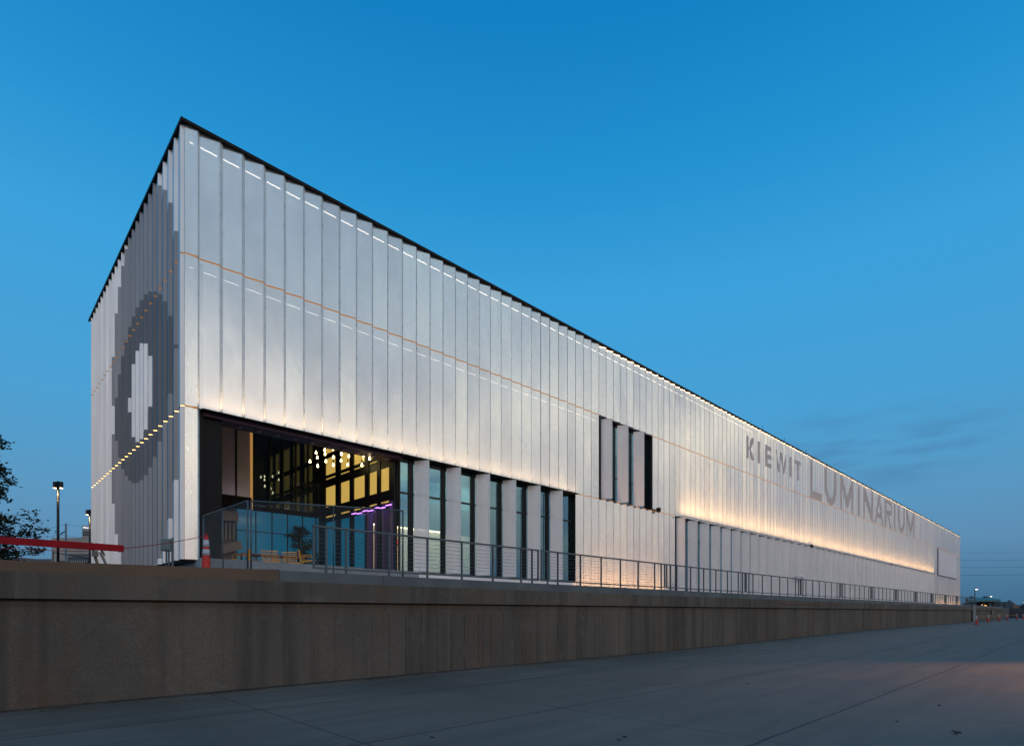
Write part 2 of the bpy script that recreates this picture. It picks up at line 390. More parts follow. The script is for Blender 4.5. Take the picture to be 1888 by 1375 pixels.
# soffit under the floating short side, and the dark plinth beneath it
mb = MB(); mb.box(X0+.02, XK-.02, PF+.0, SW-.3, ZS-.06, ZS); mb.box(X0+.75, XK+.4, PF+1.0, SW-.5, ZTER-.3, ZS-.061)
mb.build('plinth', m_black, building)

# ---------------- LED strips: thin fixtures in the cavity and grazing lights at the edges
mb = MB()
for k in range(-1, 60):
    x = xk(k)
    mb.box(max(x, X0+.1)+.04, x+WF-.04, PF+.04, PF+.06, ZT-.352, ZT-.338)
mb.build('light_strip', m_led, building)
m_led2 = mat('led_line_soft', (1,.9,.8), .5, emit=(1,.88,.76), es=1.4)
mb = MB()
for k in range(-1, 30): mb.box(max(xk(k), X0+.1)+.05, xk(k)+WF-.03, PF+.06, PF+.08, ZO-.30, ZO-.285)
mb.build('light_strip', m_led2, building)
def strip_light(x0, x1, y, z, up, power, col=(1,.66,.36), tilt=14, spread=180):
    ld = bpy.data.lights.new('strip', 'AREA'); ld.shape = 'RECTANGLE'; ld.size = abs(x1-x0); ld.size_y = .03
    ld.energy = power*abs(x1-x0); ld.color = col; ld.spread = R(spread)
    o = bpy.data.objects.new('strip_lamp', ld); COL.objects.link(o); o.location = ((x0+x1)/2, y, z)
    o.rotation_euler = (R(180-tilt) if up else R(tilt), 0, 0)
    attach_l(o); return o
def attach_l(o):
    loc = o.location.copy(); o.parent = building; o.location = loc - building.location
strip_light(xk(42)+.5, xk(165), PF-.50, ZM-.03, True, 36, (1,.52,.20), tilt=12, spread=115)
strip_light(xk(0), xk(27), PF-.24, ZM-.02, True, 6, (1,.58,.30), tilt=12, spread=110)
strip_light(xk(27)+.1, xk(40), PF-.5, ZTER+.06, True, 26, (1,.46,.16), tilt=13, spread=110)
strip_light(xk(165), xk(203), PF-.5, ZTER+.06, True, 26, (1,.50,.20), tilt=24)
strip_light(xk(30), xk(203), PF-.135, ZT+.02, False, 1.5, (1,.64,.36), tilt=9)
mb = MB()   # fixture rails that carry the grazing strips
mb.box(xk(42), xk(165), PF-.515, PF-.485, ZM-.06, ZM-.035)
for k in range(42, 166, 4): mb.box(xk(k)-.01, xk(k)+.01, PF-.484, PF-.02, ZM-.06, ZM-.04)
mb.box(xk(0), xk(27), PF-.255, PF+.0, ZM-.05, ZM-.03)
mb.build('light_rail', m_black, building)

# ---------------- lettering folded onto the sheets
def stroke(x0, z0, x1, z1, t, horiz=True):
    if horiz: return [(x0, z0), (x0+t, z0), (x1+t, z1), (x1, z1)]
    return [(x0, z0), (x1, z1), (x1, z1+t), (x0, z0+t)]
def rect(x0, x1, z0, z1): return [(x0, z0), (x1, z0), (x1, z1), (x0, z1)]
def arc(cx, cz, rx, rz, t, a0, a1, n=14):
    out = []
    for i in range(n):
        a = a0+(a1-a0)*i/n; b = a0+(a1-a0)*(i+1)/n
        p = lambda q, k: (cx+(rx-k)*math.cos(q), cz+(rz-k)*math.sin(q))
        out.append([p(a, t), p(b, t), p(b, 0), p(a, 0)])
    return out
def glyph(ch, x, w, z0, z1, t):
    h = z1-z0; zc = (z0+z1)/2
    if ch == 'I': return [rect(x, x+w, z0, z1)]
    if ch == 'K': return [rect(x, x+t, z0, z1), stroke(x+t*.9, zc-.08*h, x+w-t*1.05, z1, t*1.25), stroke(x+w-t*1.1, z0, x+t*1.0, zc+.02*h, t*1.2)]
    if ch == 'E': return [rect(x, x+t, z0, z1), rect(x+t, x+w, z0, z0+t), rect(x+t, x+w, z1-t, z1), rect(x+t, x+w, zc-t/2, zc+t/2)]
    if ch == 'T': return [rect(x, x+w, z1-t, z1), rect(x+w/2-t/2, x+w/2+t/2, z0, z1-t)]
    if ch == 'W':
        q = (w-t*.8)/4; s = t*.8
        return [stroke(x+q, z0, x, z1, s), stroke(x+q, z0, x+2*q, z1, s), stroke(x+3*q, z0, x+2*q, z1, s), stroke(x+3*q, z0, x+4*q, z1, s)]
    if ch == 'L': return [rect(x, x+t, z0, z1), rect(x+t, x+w, z0, z0+t)]
    if ch == 'U':
        r = w/2; return [rect(x, x+t, z0+r, z1), rect(x+w-t, x+w, z0+r, z1)] + arc(x+r, z0+r, r, r, t, math.pi, 2*math.pi)
    if ch == 'M':
        m = (x+x+w)/2
        return [rect(x, x+t*.85, z0, z1), rect(x+w-t*.85, x+w, z0, z1), [(x+t*.85, z1), (x+t*.85, z1-t*1.9), (m, z0+h*.22-t*.9), (m, z0+h*.22+t*.9)], [(x+w-t*.85, z1-t*1.9), (x+w-t*.85, z1), (m, z0+h*.22+t*.9), (m, z0+h*.22-t*.9)]]
    if ch == 'N': return [rect(x, x+t, z0, z1), rect(x+w-t, x+w, z0, z1), [(x+t, z1), (x+t, z1-t*1.9), (x+w-t, z0), (x+w-t, z0+t*1.9)]]
    if ch == 'A':
        m = x+w/2; return [[(x, z0), (x+t, z0), (m+t*.45, z1), (m-t*.45, z1)], [(x+w-t, z0), (x+w, z0), (m+t*.45, z1), (m-t*.45, z1)], rect(x+t*1.1, x+w-t*1.1, z0+h*.22, z0+h*.22+t*.8)]
    if ch == 'R':
        bz = z0+h*.46; r = (z1-bz)/2; sx = x+w-r*1.05
        return [rect(x, x+t, z0, z1), rect(x+t, sx, z1-t*.8, z1), rect(x+t, sx, bz, bz+t*.8)] + arc(sx, bz+r, min(r, x+w-sx), r, t*.8, -math.pi/2, math.pi/2) + [stroke(x+w-t*1.05, z0, x+t*1.4, bz, t*1.05)]
def clipx(poly, a, b):
    for side, lim in ((1, a), (-1, b)):
        out = []
        for i in range(len(poly)):
            p, q = poly[i], poly[(i+1) % len(poly)]
            ip = side*(p[0]-lim) >= 0; iq = side*(q[0]-lim) >= 0
            if ip: out.append(p)
            if ip != iq:
                t = (lim-p[0])/(q[0]-p[0]); out.append((lim, p[1]+t*(q[1]-p[1])))
        poly = out
        if len(poly) < 3: return None
    return poly
sign = thing('facade_lettering', (xk(58), PF-.1, ZO), 'grey capital letters in two sizes spread along the upper cladding of the long hall', 'sign')
def letter(ch, x, x2, z0, z1, t):
    mb = MB()
    for i, poly in enumerate(glyph(ch, x, x2-x, z0, z1, t)):
        off = .008+.0015*i if i < 3 else .0125
        k = int((min(p[0] for p in poly)-XK)//PW)
        while xk(k) < max(p[0] for p in poly):
            for a, b, lo, hi in ((xk(k), xk(k)+WF, PF, PF-sw(k)), (xk(k)+WF, xk(k+1), PF-sw(k), PF)):
                c = clipx(poly, a, b)
                if c: mb.quad([(q[0], lo+(hi-lo)*(q[0]-a)/(b-a)-off, q[1]) for q in c], 0, [(q[0], q[1]) for q in c])
            k += 1
    mb.build('letter', m_letter, sign, uv=True)
for ch, a, b in (('K',40.29,41.5),('I',42.25,42.52),('E',43.56,44.72),('W',45.5,47.72),('I',48.38,48.74),('T',49.58,50.85)):
    letter(ch, a, b, 12.42, 14.03, .32)
for ch, a, b in (('L',53.05,55.95),('U',56.85,60.1),('M',61.3,65.5),('I',66.9,67.7),('N',68.9,72.6),('A',73.3,77.0),('R',77.7,80.95),('I',81.7,82.6),('U',83.9,87.25),('M',88.2,92.85)):
    letter(ch, a, b, ZO+.05, 14.76, .66)

# ---------------- windows, shutters
def shutter(hx, hy, z0, z1, name='shutter', closed=False):
    d = Vector((.33, -.47, 0)).normalized()*.575
    jit = random.uniform(-.05, .05)
    c, s = math.cos(jit), math.sin(jit); d = Vector((d.x*c-d.y*s, d.x*s+d.y*c, 0))
    a = Vector((hx, hy, 0)); b = a+d; n = Vector((-d.y, d.x, 0)).normalized()
    t = .028; mb = MB(); e = d.normalized()
    def fr(p, q, w): mb.bar(p, q, w, .035, up=n)
    Z = Vector((0,0,1))
    mb.bar(a+Z*z0+e*.02, a+Z*z1+e*.02, .04, .04, up=n); mb.bar(b+Z*z0-e*.02, b+Z*z1-e*.02, .04, .04, up=n)
    mb.bar(a+e*.041+Z*(z0+.02), b-e*.041+Z*(z0+.02), .038, .04); mb.bar(a+e*.041+Z*(z1-.02), b-e*.041+Z*(z1-.02), .038, .04)
    zm = z0+(z1-z0)*.70
    mb.bar(a+e*.041+Z*zm, b-e*.041+Z*zm, .02, .016)
    f = mb.build(name, m_white, building)
    mb = MB(); p, q = a+e*.04, b-e*.04
    mb.quad([p+Z*(z0+.04), q+Z*(z0+.04), q+Z*(z1-.04), p+Z*(z1-.04)], 0, [(0, z0), (.49, z0), (.49, z1), (0, z1)])
    mb.build('shutter_sheet', m_shut, f, uv=True)
def window(x0, x1, y, z0, z1, zt, g=None):
    mb = MB(); w = .045
    mb.box(x0, x0+w, y-.05, y+.05, z0, z1); mb.box(x1-w, x1, y-.05, y+.05, z0, z1)
    mb.box(x0+w, x1-w, y-.05, y+.05, z0, z0+.05); mb.box(x0+w, x1-w, y-.05, y+.05, z1-.06, z1)
    if zt: mb.box(x0+w, x1-w, y-.048, y+.048, zt-.03, zt+.03)
    f = mb.build('window', m_dark, building)
    p = MB(); p.box(x0+w, x1-w, y-.006, y+.006, z0+.05, z1-.06); p.build('pane', g or m_glass, f)
YG = PF+.24
# big ground-floor windows
edges = [11.56, 11.98]
hx = [12.17+1.5*i for i in range(6)]
prev = 11.58
for i, h in enumerate(hx):
    window(prev, h-.13, YG, ZS, ZM-.05, 5.86)
    m2 = MB(); m2.box(h-.125, h-.03, YG-.07, YG+.08, ZS, ZM-.05); m2.build('mullion', m_dark, building)
    shutter(h, PF+.10, ZS+.02, ZM-.10)
    prev = h-.025
window(prev, xk(27)-.02, YG, ZS, ZM-.05, 5.86)
mb = MB()
mb.box(xk(27)-.015, xk(27)+.03, PF+.02, YB+.1, ZTER+.1, ZM-.02)            # jambs and lining of the openings
mb.box(11.56, xk(27)-.016, PF-.02, YB+.1, ZM-.045, ZM+.015)
mb.box(xk(30)-.03, xk(30)+.05, PF-.11, YB+.3, ZM, ZO); mb.box(xk(38)-.05, xk(38)+.03, PF-.03, YB+.3, ZM, ZO)
mb.box(xk(30)+.051, xk(38)-.051, PF-.03, YB+.3, ZM-.03, ZM+.03); mb.box(xk(30)+.051, xk(38)-.051, PF-.02, YB+.3, ZO-.05, ZO)
mb.box(xk(42)-.03, xk(42)+.05, PF-.11, YB+.3, ZTER+.1, ZM); mb.box(xk(42)+.051, xk(165)-.051, PF-.02, YB+.3, ZM-.04, ZM+.01)
mb.box(xk(165)-.05, xk(165)+.03, PF-.03, YB+.3, ZTER+.1, ZM)
mb.box(xk(170)-.16, xk(170)+.10, PF-.13, YB+.3, ZM-.05, ZO); mb.box(xk(170)+.101, xk(196), PF-.13, YB+.3, ZM-.10, ZM+.06)
mb.build('opening_lining', m_dark, building)
mb = MB(); mb.box(11.56, xk(27)-.02, PF-.03, YG-.06, ZTER, ZS-.002); mb.box(xk(42)+.06, xk(165)-.06, PF-.01, YG-.06, ZTER, ZTER+.2)
mb.build('base_panel', m_white, building)
# upper storey window
hu = [23.47, 24.88, 26.37]
prev = xk(30)+.06
for h in hu:
    if h-.15 > prev+.2: window(prev, h-.05, YG, ZM+.04, ZO-.06, 8.5)
    shutter(h, PF+.08, ZM+.06, ZO-.12); prev = h-.04
window(prev, xk(38)-.06, YG, ZM+.04, ZO-.06, 8.5)
# long ribbon of shutters
h = 30.78; prev = xk(42)+.06
while h < xk(165)-.8:
    if h > 31: window(prev, h-.05, YG, ZTER+.2, ZM-.05, 5.86); prev = h-.045
    shutter(h, PF+.10, ZTER+.15, ZM-.08); h += 1.5
window(prev, xk(165)-.06, YG, ZTER+.2, ZM-.05, 5.86)
# closed screens of the far opening
mb = MB(); sh = []
for k in range(170, 196):
    x = xk(k)+(.1 if k == 170 else 0)
    mb.quad([(x, PF-.06, ZM+.07), (xk(k+1)-.04, PF-.06, ZM+.07), (xk(k+1)-.04, PF-.06, ZO-.06), (x, PF-.06, ZO-.06)], 0, [(0, 0), (.5, 0), (.5, 4), (0, 4)])
mb.build('closed_screen', m_shut, building, uv=True)

# ---------------- interior of the hall behind the windows
mb = MB(); mb.box(11.60, XE-.3, YG+.12, SW-.3, ZS-.3, ZS-.01); mb.build('interior_floor', m_floor, building)
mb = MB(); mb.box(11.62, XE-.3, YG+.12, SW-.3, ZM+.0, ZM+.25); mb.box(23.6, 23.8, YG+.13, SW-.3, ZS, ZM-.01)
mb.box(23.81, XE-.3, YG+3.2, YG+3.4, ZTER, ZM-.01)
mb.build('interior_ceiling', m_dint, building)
mb = MB(); mb.box(14.0, 23.55, 25.0, 25.2, ZS, 5.75); mb.box(19.6, 21.2, 21.4, 21.6, ZS, 6.0); mb.box(12.4, 13.9, 25.6, 25.8, ZS, 5.4)
mb.build('interior_partition', m_cream, building)
mb = MB(); mb.box(14.0, 18.8, 24.90, 24.98, 5.76, 5.84); mb.box(19.6, 21.2, 21.3, 21.38, 6.02, 6.10); mb.box(12.4, 13.9, 25.5, 25.58, 5.42, 5.48)
mb.build('cove_light', mat('cove_led', (1,.9,.7), .5, emit=(1,.83,.52), es=5), building)
def room_or_fill_light(x, y, z, sx, sy, e, col):
    ld = bpy.data.lights.new('room_or_fill', 'AREA'); ld.shape = 'RECTANGLE'; ld.size = sx; ld.size_y = sy; ld.energy = e; ld.color = col
    o = bpy.data.objects.new('room_or_fill_lamp', ld); COL.objects.link(o); o.location = (x, y, z); attach_l(o)
room_or_fill_light(17.5, 22.0, ZM-.1, 9, 4, 420, (1,.80,.52))
room_or_fill_light(25.5, 20.5, ZO-.4, 4, 3, 10, (.8,.9,1))

# ---------------- covered court cut into the near corner (X 5 .. 11.5)
mb = MB()
mb.box(XK+.02, XK+.62, PF+.12, PF+.32, ZS-.5, ZM-.05)          # dark jamb leaf
mb.box(XK+.0, XK+.10, PF+.0, 24.2, ZS-.5, ZO-.1)
mb.build('court_jamb', m_black, building)
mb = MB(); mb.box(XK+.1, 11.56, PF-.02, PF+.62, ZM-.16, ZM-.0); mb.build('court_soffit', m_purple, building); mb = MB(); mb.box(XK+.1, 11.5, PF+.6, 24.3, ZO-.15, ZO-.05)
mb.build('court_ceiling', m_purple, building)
m_dl = mat('dim_lens', (.25,.16,.24), .4)
for i in range(11): mb = MB(); mb.box(5.45+.56*i, 5.57+.56*i, PF+.2, PF+.34, ZM-.20, ZM-.162); mb.build('soffit_light', m_dl, building)
# rear glass wall of the court
YC = 24.0
mb = MB(); mb.box(XK+.1, 8.55, YC-.02, YC+.1, 6.10, ZO-.16); sc = mb.build('court_screen', mat('court_screen', (.60,.55,.80), .30, .5, noise=(.6, (.34,.36,.56), .9), scale=(1,1,.6)), building)
mb = MB()
for x in (5.7, 6.25, 6.85, 7.42, 7.98): mb.box(x, x+.05, YC-.06, YC-.021, 6.1, ZO-.16)
mb.box(XK+.1, 8.6, YC-.12, YC-.021, 5.62, 6.098); mb.box(8.66, 11.4, YC-.12, YC+.05, 5.62, 5.80)
mb.build('court_beam', m_black, building)
mb = MB(); mb.box(8.57, 8.60, YC-.14, YC+.1, 5.62, ZO-.3)
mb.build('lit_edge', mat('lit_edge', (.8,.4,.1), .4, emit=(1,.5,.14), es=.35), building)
gm = MB(); gm.box(8.64, 11.44, YC-.01, YC+.01, 5.82, ZO-.16); gm.build('upper_glazing', m_gdark, building)
bk = MB(); bk.box(8.5, 11.6, YC+1.4, YC+1.5, 5.8, ZO-.16); bk.build('reflected_sky_backing', mat('reflected_sky_blue', (.10,.15,.22), .8), building)  # added backing; its blue imitates sky reflected in the upper glass
room_or_fill_light(10.0, YC+.8, ZO-.4, 2.5, .5, 9, (.55,.75,1))  # added lamp that brightens the blue backing
gm = MB()
for x in (8.64, 9.3, 9.85, 10.4, 10.95): gm.box(x, x+.05, YC-.07, YC-.012, 5.82, ZO-.16)
gm.build('upper_mullions', m_dark, building)
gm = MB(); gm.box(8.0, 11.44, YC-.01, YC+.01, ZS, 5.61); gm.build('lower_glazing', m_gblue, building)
gm = MB()
for x in (8.0, 8.75, 9.4, 10.05, 10.7, 11.3): gm.box(x, x+.035, YC-.05, YC-.012, ZS, 5.61)
gm.box(8.05, 11.3, YC-.045, YC-.013, 4.75, 4.78)
gm.build('lower_mullions', m_dark, building)
# rear wall left part: service wall, stair rail, amber floor strip
mb = MB(); mb.box(XK+.12, 7.98, YC+.0, YC+.15, ZS, 5.60); mb.build('service_wall', mat('service_wall', (.10,.085,.085), .6, noise=(3, (.05,.045,.05), .8)), building)
mb = MB(); mb.bar((6.6, YC-.3, 3.65), (8.1, YC-.3, 4.15), .1, .34); mb.box(7.1, 8.0, YC-.3, YC-.2, 5.05, 5.42)
mb.build('stair_stringer', mat('stair_grey', (.17,.15,.155), .5), building)
mb = MB()
for i in range(7): mb.box(7.05+.14*i-.03, 7.05+.14*i+.03, YC-.09, YC-.05, 4.35, 5.5)
mb.build('service_slats', mat('slat_grey', (.22,.21,.22), .5), building)
mb = MB()
for i in range(5): mb.box(6.9+.28*i, 7.14+.28*i, YC-.36, YC-.30, 3.33, 3.38)
mb.build('floor_light', mat('amber_led', (1,.6,.1), .5, emit=(1,.55,.08), es=2.2), building)
# right side wall of the court: glowing amber panes above, blue panes with painted-in sky reflection below, all in the plane X = 11.5
ZR = [(8.30, 9.35), (7.38, 8.10), (6.0, 6.86), (5.35, 5.62)]
cols = [(18.30, 18.92), (19.15, 19.75), (20.05, 20.95), (21.25, 22.05), (22.45, 23.4)]
fr = MB(); ys = [17.95]+[c for q in cols for c in q]+[23.95]
for i in range(0, len(ys), 2): fr.box(11.46, 11.60, ys[i], ys[i+1], ZS, ZO-.16)
for c0, c1 in cols:
    zs = sorted([ZO-.16]+[z for q in ZR for z in q])
    fr.box(11.48, 11.58, c0, c1, 9.351, ZO-.16); fr.box(11.48, 11.58, c0, c1, 8.101, 8.299); fr.box(11.48, 11.58, c0, c1, 7.25, 7.379); fr.box(11.48, 11.58, c0, c1, 6.861, 7.19); fr.box(11.48, 11.58, c0, c1, 5.621, 5.999); fr.box(11.48, 11.58, c0, c1, 5.55, 5.60 if False else 5.349+.0)
fr.build('court_framing', m_dark, building)
for c0, c1 in cols:
    for z0, z1 in ZR+[(7.19, 7.25)]:
        p = MB(); p.box(11.52, 11.54, c0, c1, z0, z1); p.build('amber_pane', m_amber, building)
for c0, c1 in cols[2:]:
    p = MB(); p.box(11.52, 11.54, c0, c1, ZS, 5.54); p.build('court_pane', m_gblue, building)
# violet-lit entrance inside the corner
mb = MB()
for i, y in enumerate((18.0, 18.55, 19.1, 19.65)): mb.box(11.40, 11.62, y, y+.13, ZS, 5.54)
mb.build('entrance_posts', mat('violet_posts', (.10,.06,.15), .4), building)
mb = MB()
for i in range(7): mb.box(11.30-.0, 11.36, 17.95+.42*i, 18.28+.42*i, 5.38-.045*(i % 2), 5.405-.045*(i % 2))
mb.build('violet_light', mat('violet_led', (.6,.3,1), .5, emit=(.55,.22,1), es=2.6), building)
room_or_fill_light(11.9, 19.2, 5.4, .6, 2.0, 9, (.50,.22,1))
mb = MB(); mb.box(XK-.2, 9.54, PF-.8, PF-.6, ZTER, ZS); mb.box(XK-.1, 11.9, PF-.59, SW-.4, ZS-.25, ZS-.02)
mb.build('court_floor', mat('court_concrete', (.28,.31,.33), .8, noise=(4, (.20,.22,.24), .7), bump=.2), building)
mb = MB(); mb.box(9.55, 11.55, PF-.9, PF-.595, ZTER, ZTER+.16); mb.box(9.55, 11.55, PF-.59, PF-.3, ZTER, ZTER+.32)
mb.build('entrance_step', mat('warm_paver', (.36,.24,.18), .8), building)

# exit sign inside the entrance
def text_mesh(name, body, size, m, loc, rot, parent=None, extrude=.004, align='CENTER', squash=1):
    c = bpy.data.curves.new(name, 'FONT'); c.body = body; c.size = size; c.extrude = extrude; c.align_x = align; c.align_y = 'CENTER'
    o = bpy.data.objects.new(name, c)
    COL.objects.link(o); bpy.context.view_layer.update()
    me = bpy.data.meshes.new_from_object(o.evaluated_get(bpy.context.evaluated_depsgraph_get()))
    bpy.data.objects.remove(o); me.materials.clear(); me.materials.append(m); me.name = name
    ob = bpy.data.objects.new(name, me); COL.objects.link(ob)
    me.transform(Matrix.Translation(loc) @ Matrix.LocRotScale(None, Vector((0,0,0)) and None, None) @ rot.to_4x4() @ Matrix.Diagonal((squash, 1, 1, 1)))
    if parent: attach(ob, parent)
    return ob
face_s = Matrix.Rotation(R(90), 3, 'X')       # reads from the -Y side
p = pt(730, 1000, 22.6)
ex = thing('exit_sign', p, 'small red lit EXIT sign hanging inside the violet entrance', 'sign')
mb = MB(); mb.box(p.x-.17, p.x+.17, p.y, p.y+.04, p.z-.1, p.z+.1); mb.box(p.x-.01, p.x+.01, p.y+.01, p.y+.03, p.z+.1, ZM); mb.build('case', m_dint, ex)
text_mesh('letters', 'EXIT', .19, mat('red_led', (1,.05,.03), .5, emit=(1,.06,.03), es=3), p+Vector((0,-.012,0)), face_s, ex)

# ------------------------------------------------------------------ hanging bulbs
m_bulb = mat('bulb_glass', (1,.9,.6), .3, emit=(1,.80,.36), es=10)
zc = [(941,381),(1006,362),(1008,391),(1068,355),(950,417),(896,447),(953,480),(1014,445),(1070,415),(1070,473),(1130,391),(1127,440),(1185,407),(1177,470),(1190,370),(1295,400),(1340,425),(1283,473)]
first = None
for i, (a, b) in enumerate(zc):
    px, py = 350+a/4.044, 740+b/4.044
    d = random.choice((21.0, 21.6, 22.2, 22.8)) if a < 1200 else 20.3
    p = pt(px, py, d)
    if p.x > 11.2: d = 11.2/ p.x * d; p = pt(px, py, d)
    t = thing('pendant_bulb', (0, 0, 0), 'bare glowing bulb hanging on a black cord in the cluster above the court', 'pendant light', 'bare bulbs hanging above the court') if first is None else None
    if first is None:
        mb = MB(); prof = [(.012, .07), (.022, .045), (.034, .0), (.038, -.03), (.024, -.05), (.004, -.058)]
        mb.lathe(prof, (0,0,0), 12); mb.build('bulb', m_bulb, t, smooth=True)
        mb = MB(); mb.lathe([(.006, .21), (.02, .19), (.022, .08), (.016, .07)], (0,0,0), 10); mb.build('socket', m_black, t)
        mb = MB(); mb.tube([(0,0,.2), (0,0,2.2)], .006, 5); mb.build('cord', m_black, t)
        first = t
    else:
        t = copy_tree(first)
    t.location = p
    # cords reach the ceiling at different heights
    for ch in t.children:
        if ch.name.startswith('cord'): ch.scale = (1, 1, max(.2, (ZO-.15-p.z)/2.2))

# ------------------------------------------------------------------ terrace, wall, road
def gz(x):
    t = min(1, max(0, (x-15)/35)); return .2*t*t*(3-2*t)
mb = MB()
xs = [-600, -200, -60, -20, -8, 0, 5, 10]+[15+2.5*i for i in range(15)]+[60, 90, 130, 200, 400, 900, 2500]
for a, b in zip(xs, xs[1:]):
    mb.quad([(a, -800, gz(a)), (b, -800, gz(b)), (b, 11.9, gz(b)), (a, 11.9, gz(a))])
    mb.quad([(a, 11.9, gz(a)), (b, 11.9, gz(b)), (b, 2500, gz(b)), (a, 2500, gz(a))])
m_road = bpy.data.materials.new('road_concrete'); m_road.use_nodes = True
n = m_road.node_tree.nodes; l = m_road.node_tree.links; b = n['Principled BSDF']
tco = n.new('ShaderNodeTexCoord'); se = n.new('ShaderNodeSeparateXYZ'); l.new(tco.outputs['Object'], se.inputs[0])
def noise(n, l, src, sc, det=5, sv=None, dist=0):
    z = n.new('ShaderNodeTexNoise'); z.inputs['Scale'].default_value = sc; z.inputs['Detail'].default_value = det; z.inputs['Distortion'].default_value = dist
    if sv:
        q = n.new('ShaderNodeMapping'); q.inputs['Scale'].default_value = sv; l.new(src, q.inputs[0]); l.new(q.outputs[0], z.inputs[0])
    else: l.new(src, z.inputs[0])
    return z.outputs[0]
def mrange(n, l, v, a, b_, c=0, d=1, sm=False):
    q = n.new('ShaderNodeMapRange'); q.inputs[1].default_value = a; q.inputs[2].default_value = b_; q.inputs[3].default_value = c; q.inputs[4].default_value = d
    if sm: q.interpolation_type = 'SMOOTHSTEP'
    l.new(v, q.inputs[0]); return q.outputs[0]
def mixc(n, l, f, a, b_):
    x = n.new('ShaderNodeMixRGB')
    if isinstance(f, (int, float)): x.inputs[0].default_value = f
    else: l.new(f, x.inputs[0])
    for i, v in ((1, a), (2, b_)):
        if isinstance(v, tuple): x.inputs[i].default_value = (*v, 1)
        else: l.new(v, x.inputs[i])
    return x.outputs[0]
P_ = tco.outputs['Object']
big = mrange(n, l, noise(n, l, P_, .35, 5), .35, .65)
c = mixc(n, l, big, (.112,.098,.075), (.172,.150,.118))
c = mixc(n, l, mrange(n, l, noise(n, l, P_, 1, 4, (.25, 2.2, 1)), .45, .66, 0, .4), c, (.060,.056,.048))       # tyre and broom streaks
c = mixc(n, l, mrange(n, l, noise(n, l, P_, 60, 3), .3, .7, 0, .35), c, (.085,.095,.10))
vo = n.new('ShaderNodeTexVoronoi'); vo.inputs['Scale'].default_value = 7; l.new(P_, vo.inputs['Vector'])
c = mixc(n, l, mrange(n, l, vo.outputs['Distance'], .045, .07, .85, 0), c, (.010,.010,.010))
vo2 = n.new('ShaderNodeTexVoronoi'); vo2.inputs['Scale'].default_value = 2.3; l.new(P_, vo2.inputs['Vector'])
c = mixc(n, l, mrange(n, l, vo2.outputs['Distance'], .03, .05, .8, 0), c, (.012,.010,.008))
wob = M(n, l, 'MULTIPLY', M(n, l, 'SUBTRACT', noise(n, l, P_, 3.0, 6), .5), .05)
jx = M(n, l, 'ABSOLUTE', M(n, l, 'SUBTRACT', M(n, l, 'PINGPONG', M(n, l, 'ADD', M(n, l, 'ADD', se.outputs[0], wob), -3.35+172.5), 3.45/2*1.0), 0))
jy = M(n, l, 'PINGPONG', M(n, l, 'ADD', M(n, l, 'ADD', se.outputs[1], wob), -2.75+312.0), 3.12/2)
c = mixc(n, l, mrange(n, l, jx, .008, .020, .6, 0), c, (.012,.013,.014))
c = mixc(n, l, mrange(n, l, jy, .010, .028, .8, 0), c, (.011,.012,.012))
# crumbled dirt line along the foot of the wall
dd = M(n, l, 'SUBTRACT', 11.65, se.outputs[1]); nn = noise(n, l, P_, 2.5, 8, (.5, 2.5, 1), 1.5)
e = M(n, l, 'ADD', dd, M(n, l, 'MULTIPLY', M(n, l, 'SUBTRACT', nn, .5), 1.6))
c = mixc(n, l, mrange(n, l, e, .12, .34, .8, 0), c, (.022,.018,.016))
l.new(c, b.inputs['Base Color']); l.new(mrange(n, l, big, 0, 1, .62, .8), b.inputs['Roughness']); b.inputs['Specular IOR Level'].default_value = .3
bp = n.new('ShaderNodeBump'); bp.inputs['Strength'].default_value = .35; bp.inputs['Distance'].default_value = .01
l.new(noise(n, l, P_, 45, 6), bp.inputs['Height']); l.new(bp.outputs[0], b.inputs['Normal'])
tag(mb.build('road', m_road), kind='structure')

# retaining wall
m_wall = bpy.data.materials.new('stained_concrete'); m_wall.use_nodes = True
n = m_wall.node_tree.nodes; l = m_wall.node_tree.links; b = n['Principled BSDF']
tco = n.new('ShaderNodeTexCoord'); P_ = tco.outputs['Object']; se = n.new('ShaderNodeSeparateXYZ'); l.new(P_, se.inputs[0])
c = mixc(n, l, mrange(n, l, noise(n, l, P_, .5, 6, (1,1,.4)), .35, .65), (.142,.127,.108), (.092,.087,.080))
c = mixc(n, l, mrange(n, l, noise(n, l, P_, 1.0, 6, (2.2,1,.10), .6), .48, .64, 0, .65), c, (.052,.050,.045))
c = mixc(n, l, mrange(n, l, noise(n, l, P_, 1.0, 6, (.9,1,.25), .4), .54, .66, 0, .40), c, (.14,.085,.05))
c = mixc(n, l, mrange(n, l, noise(n, l, P_, 2.6, 8, (1,1,.7), 1.2), .57, .72, 0, .4), c, (.17,.165,.15))
c = mixc(n, l, mrange(n, l, noise(n, l, P_, 40, 4), .35, .7, 0, .5), c, (.05,.042,.036))
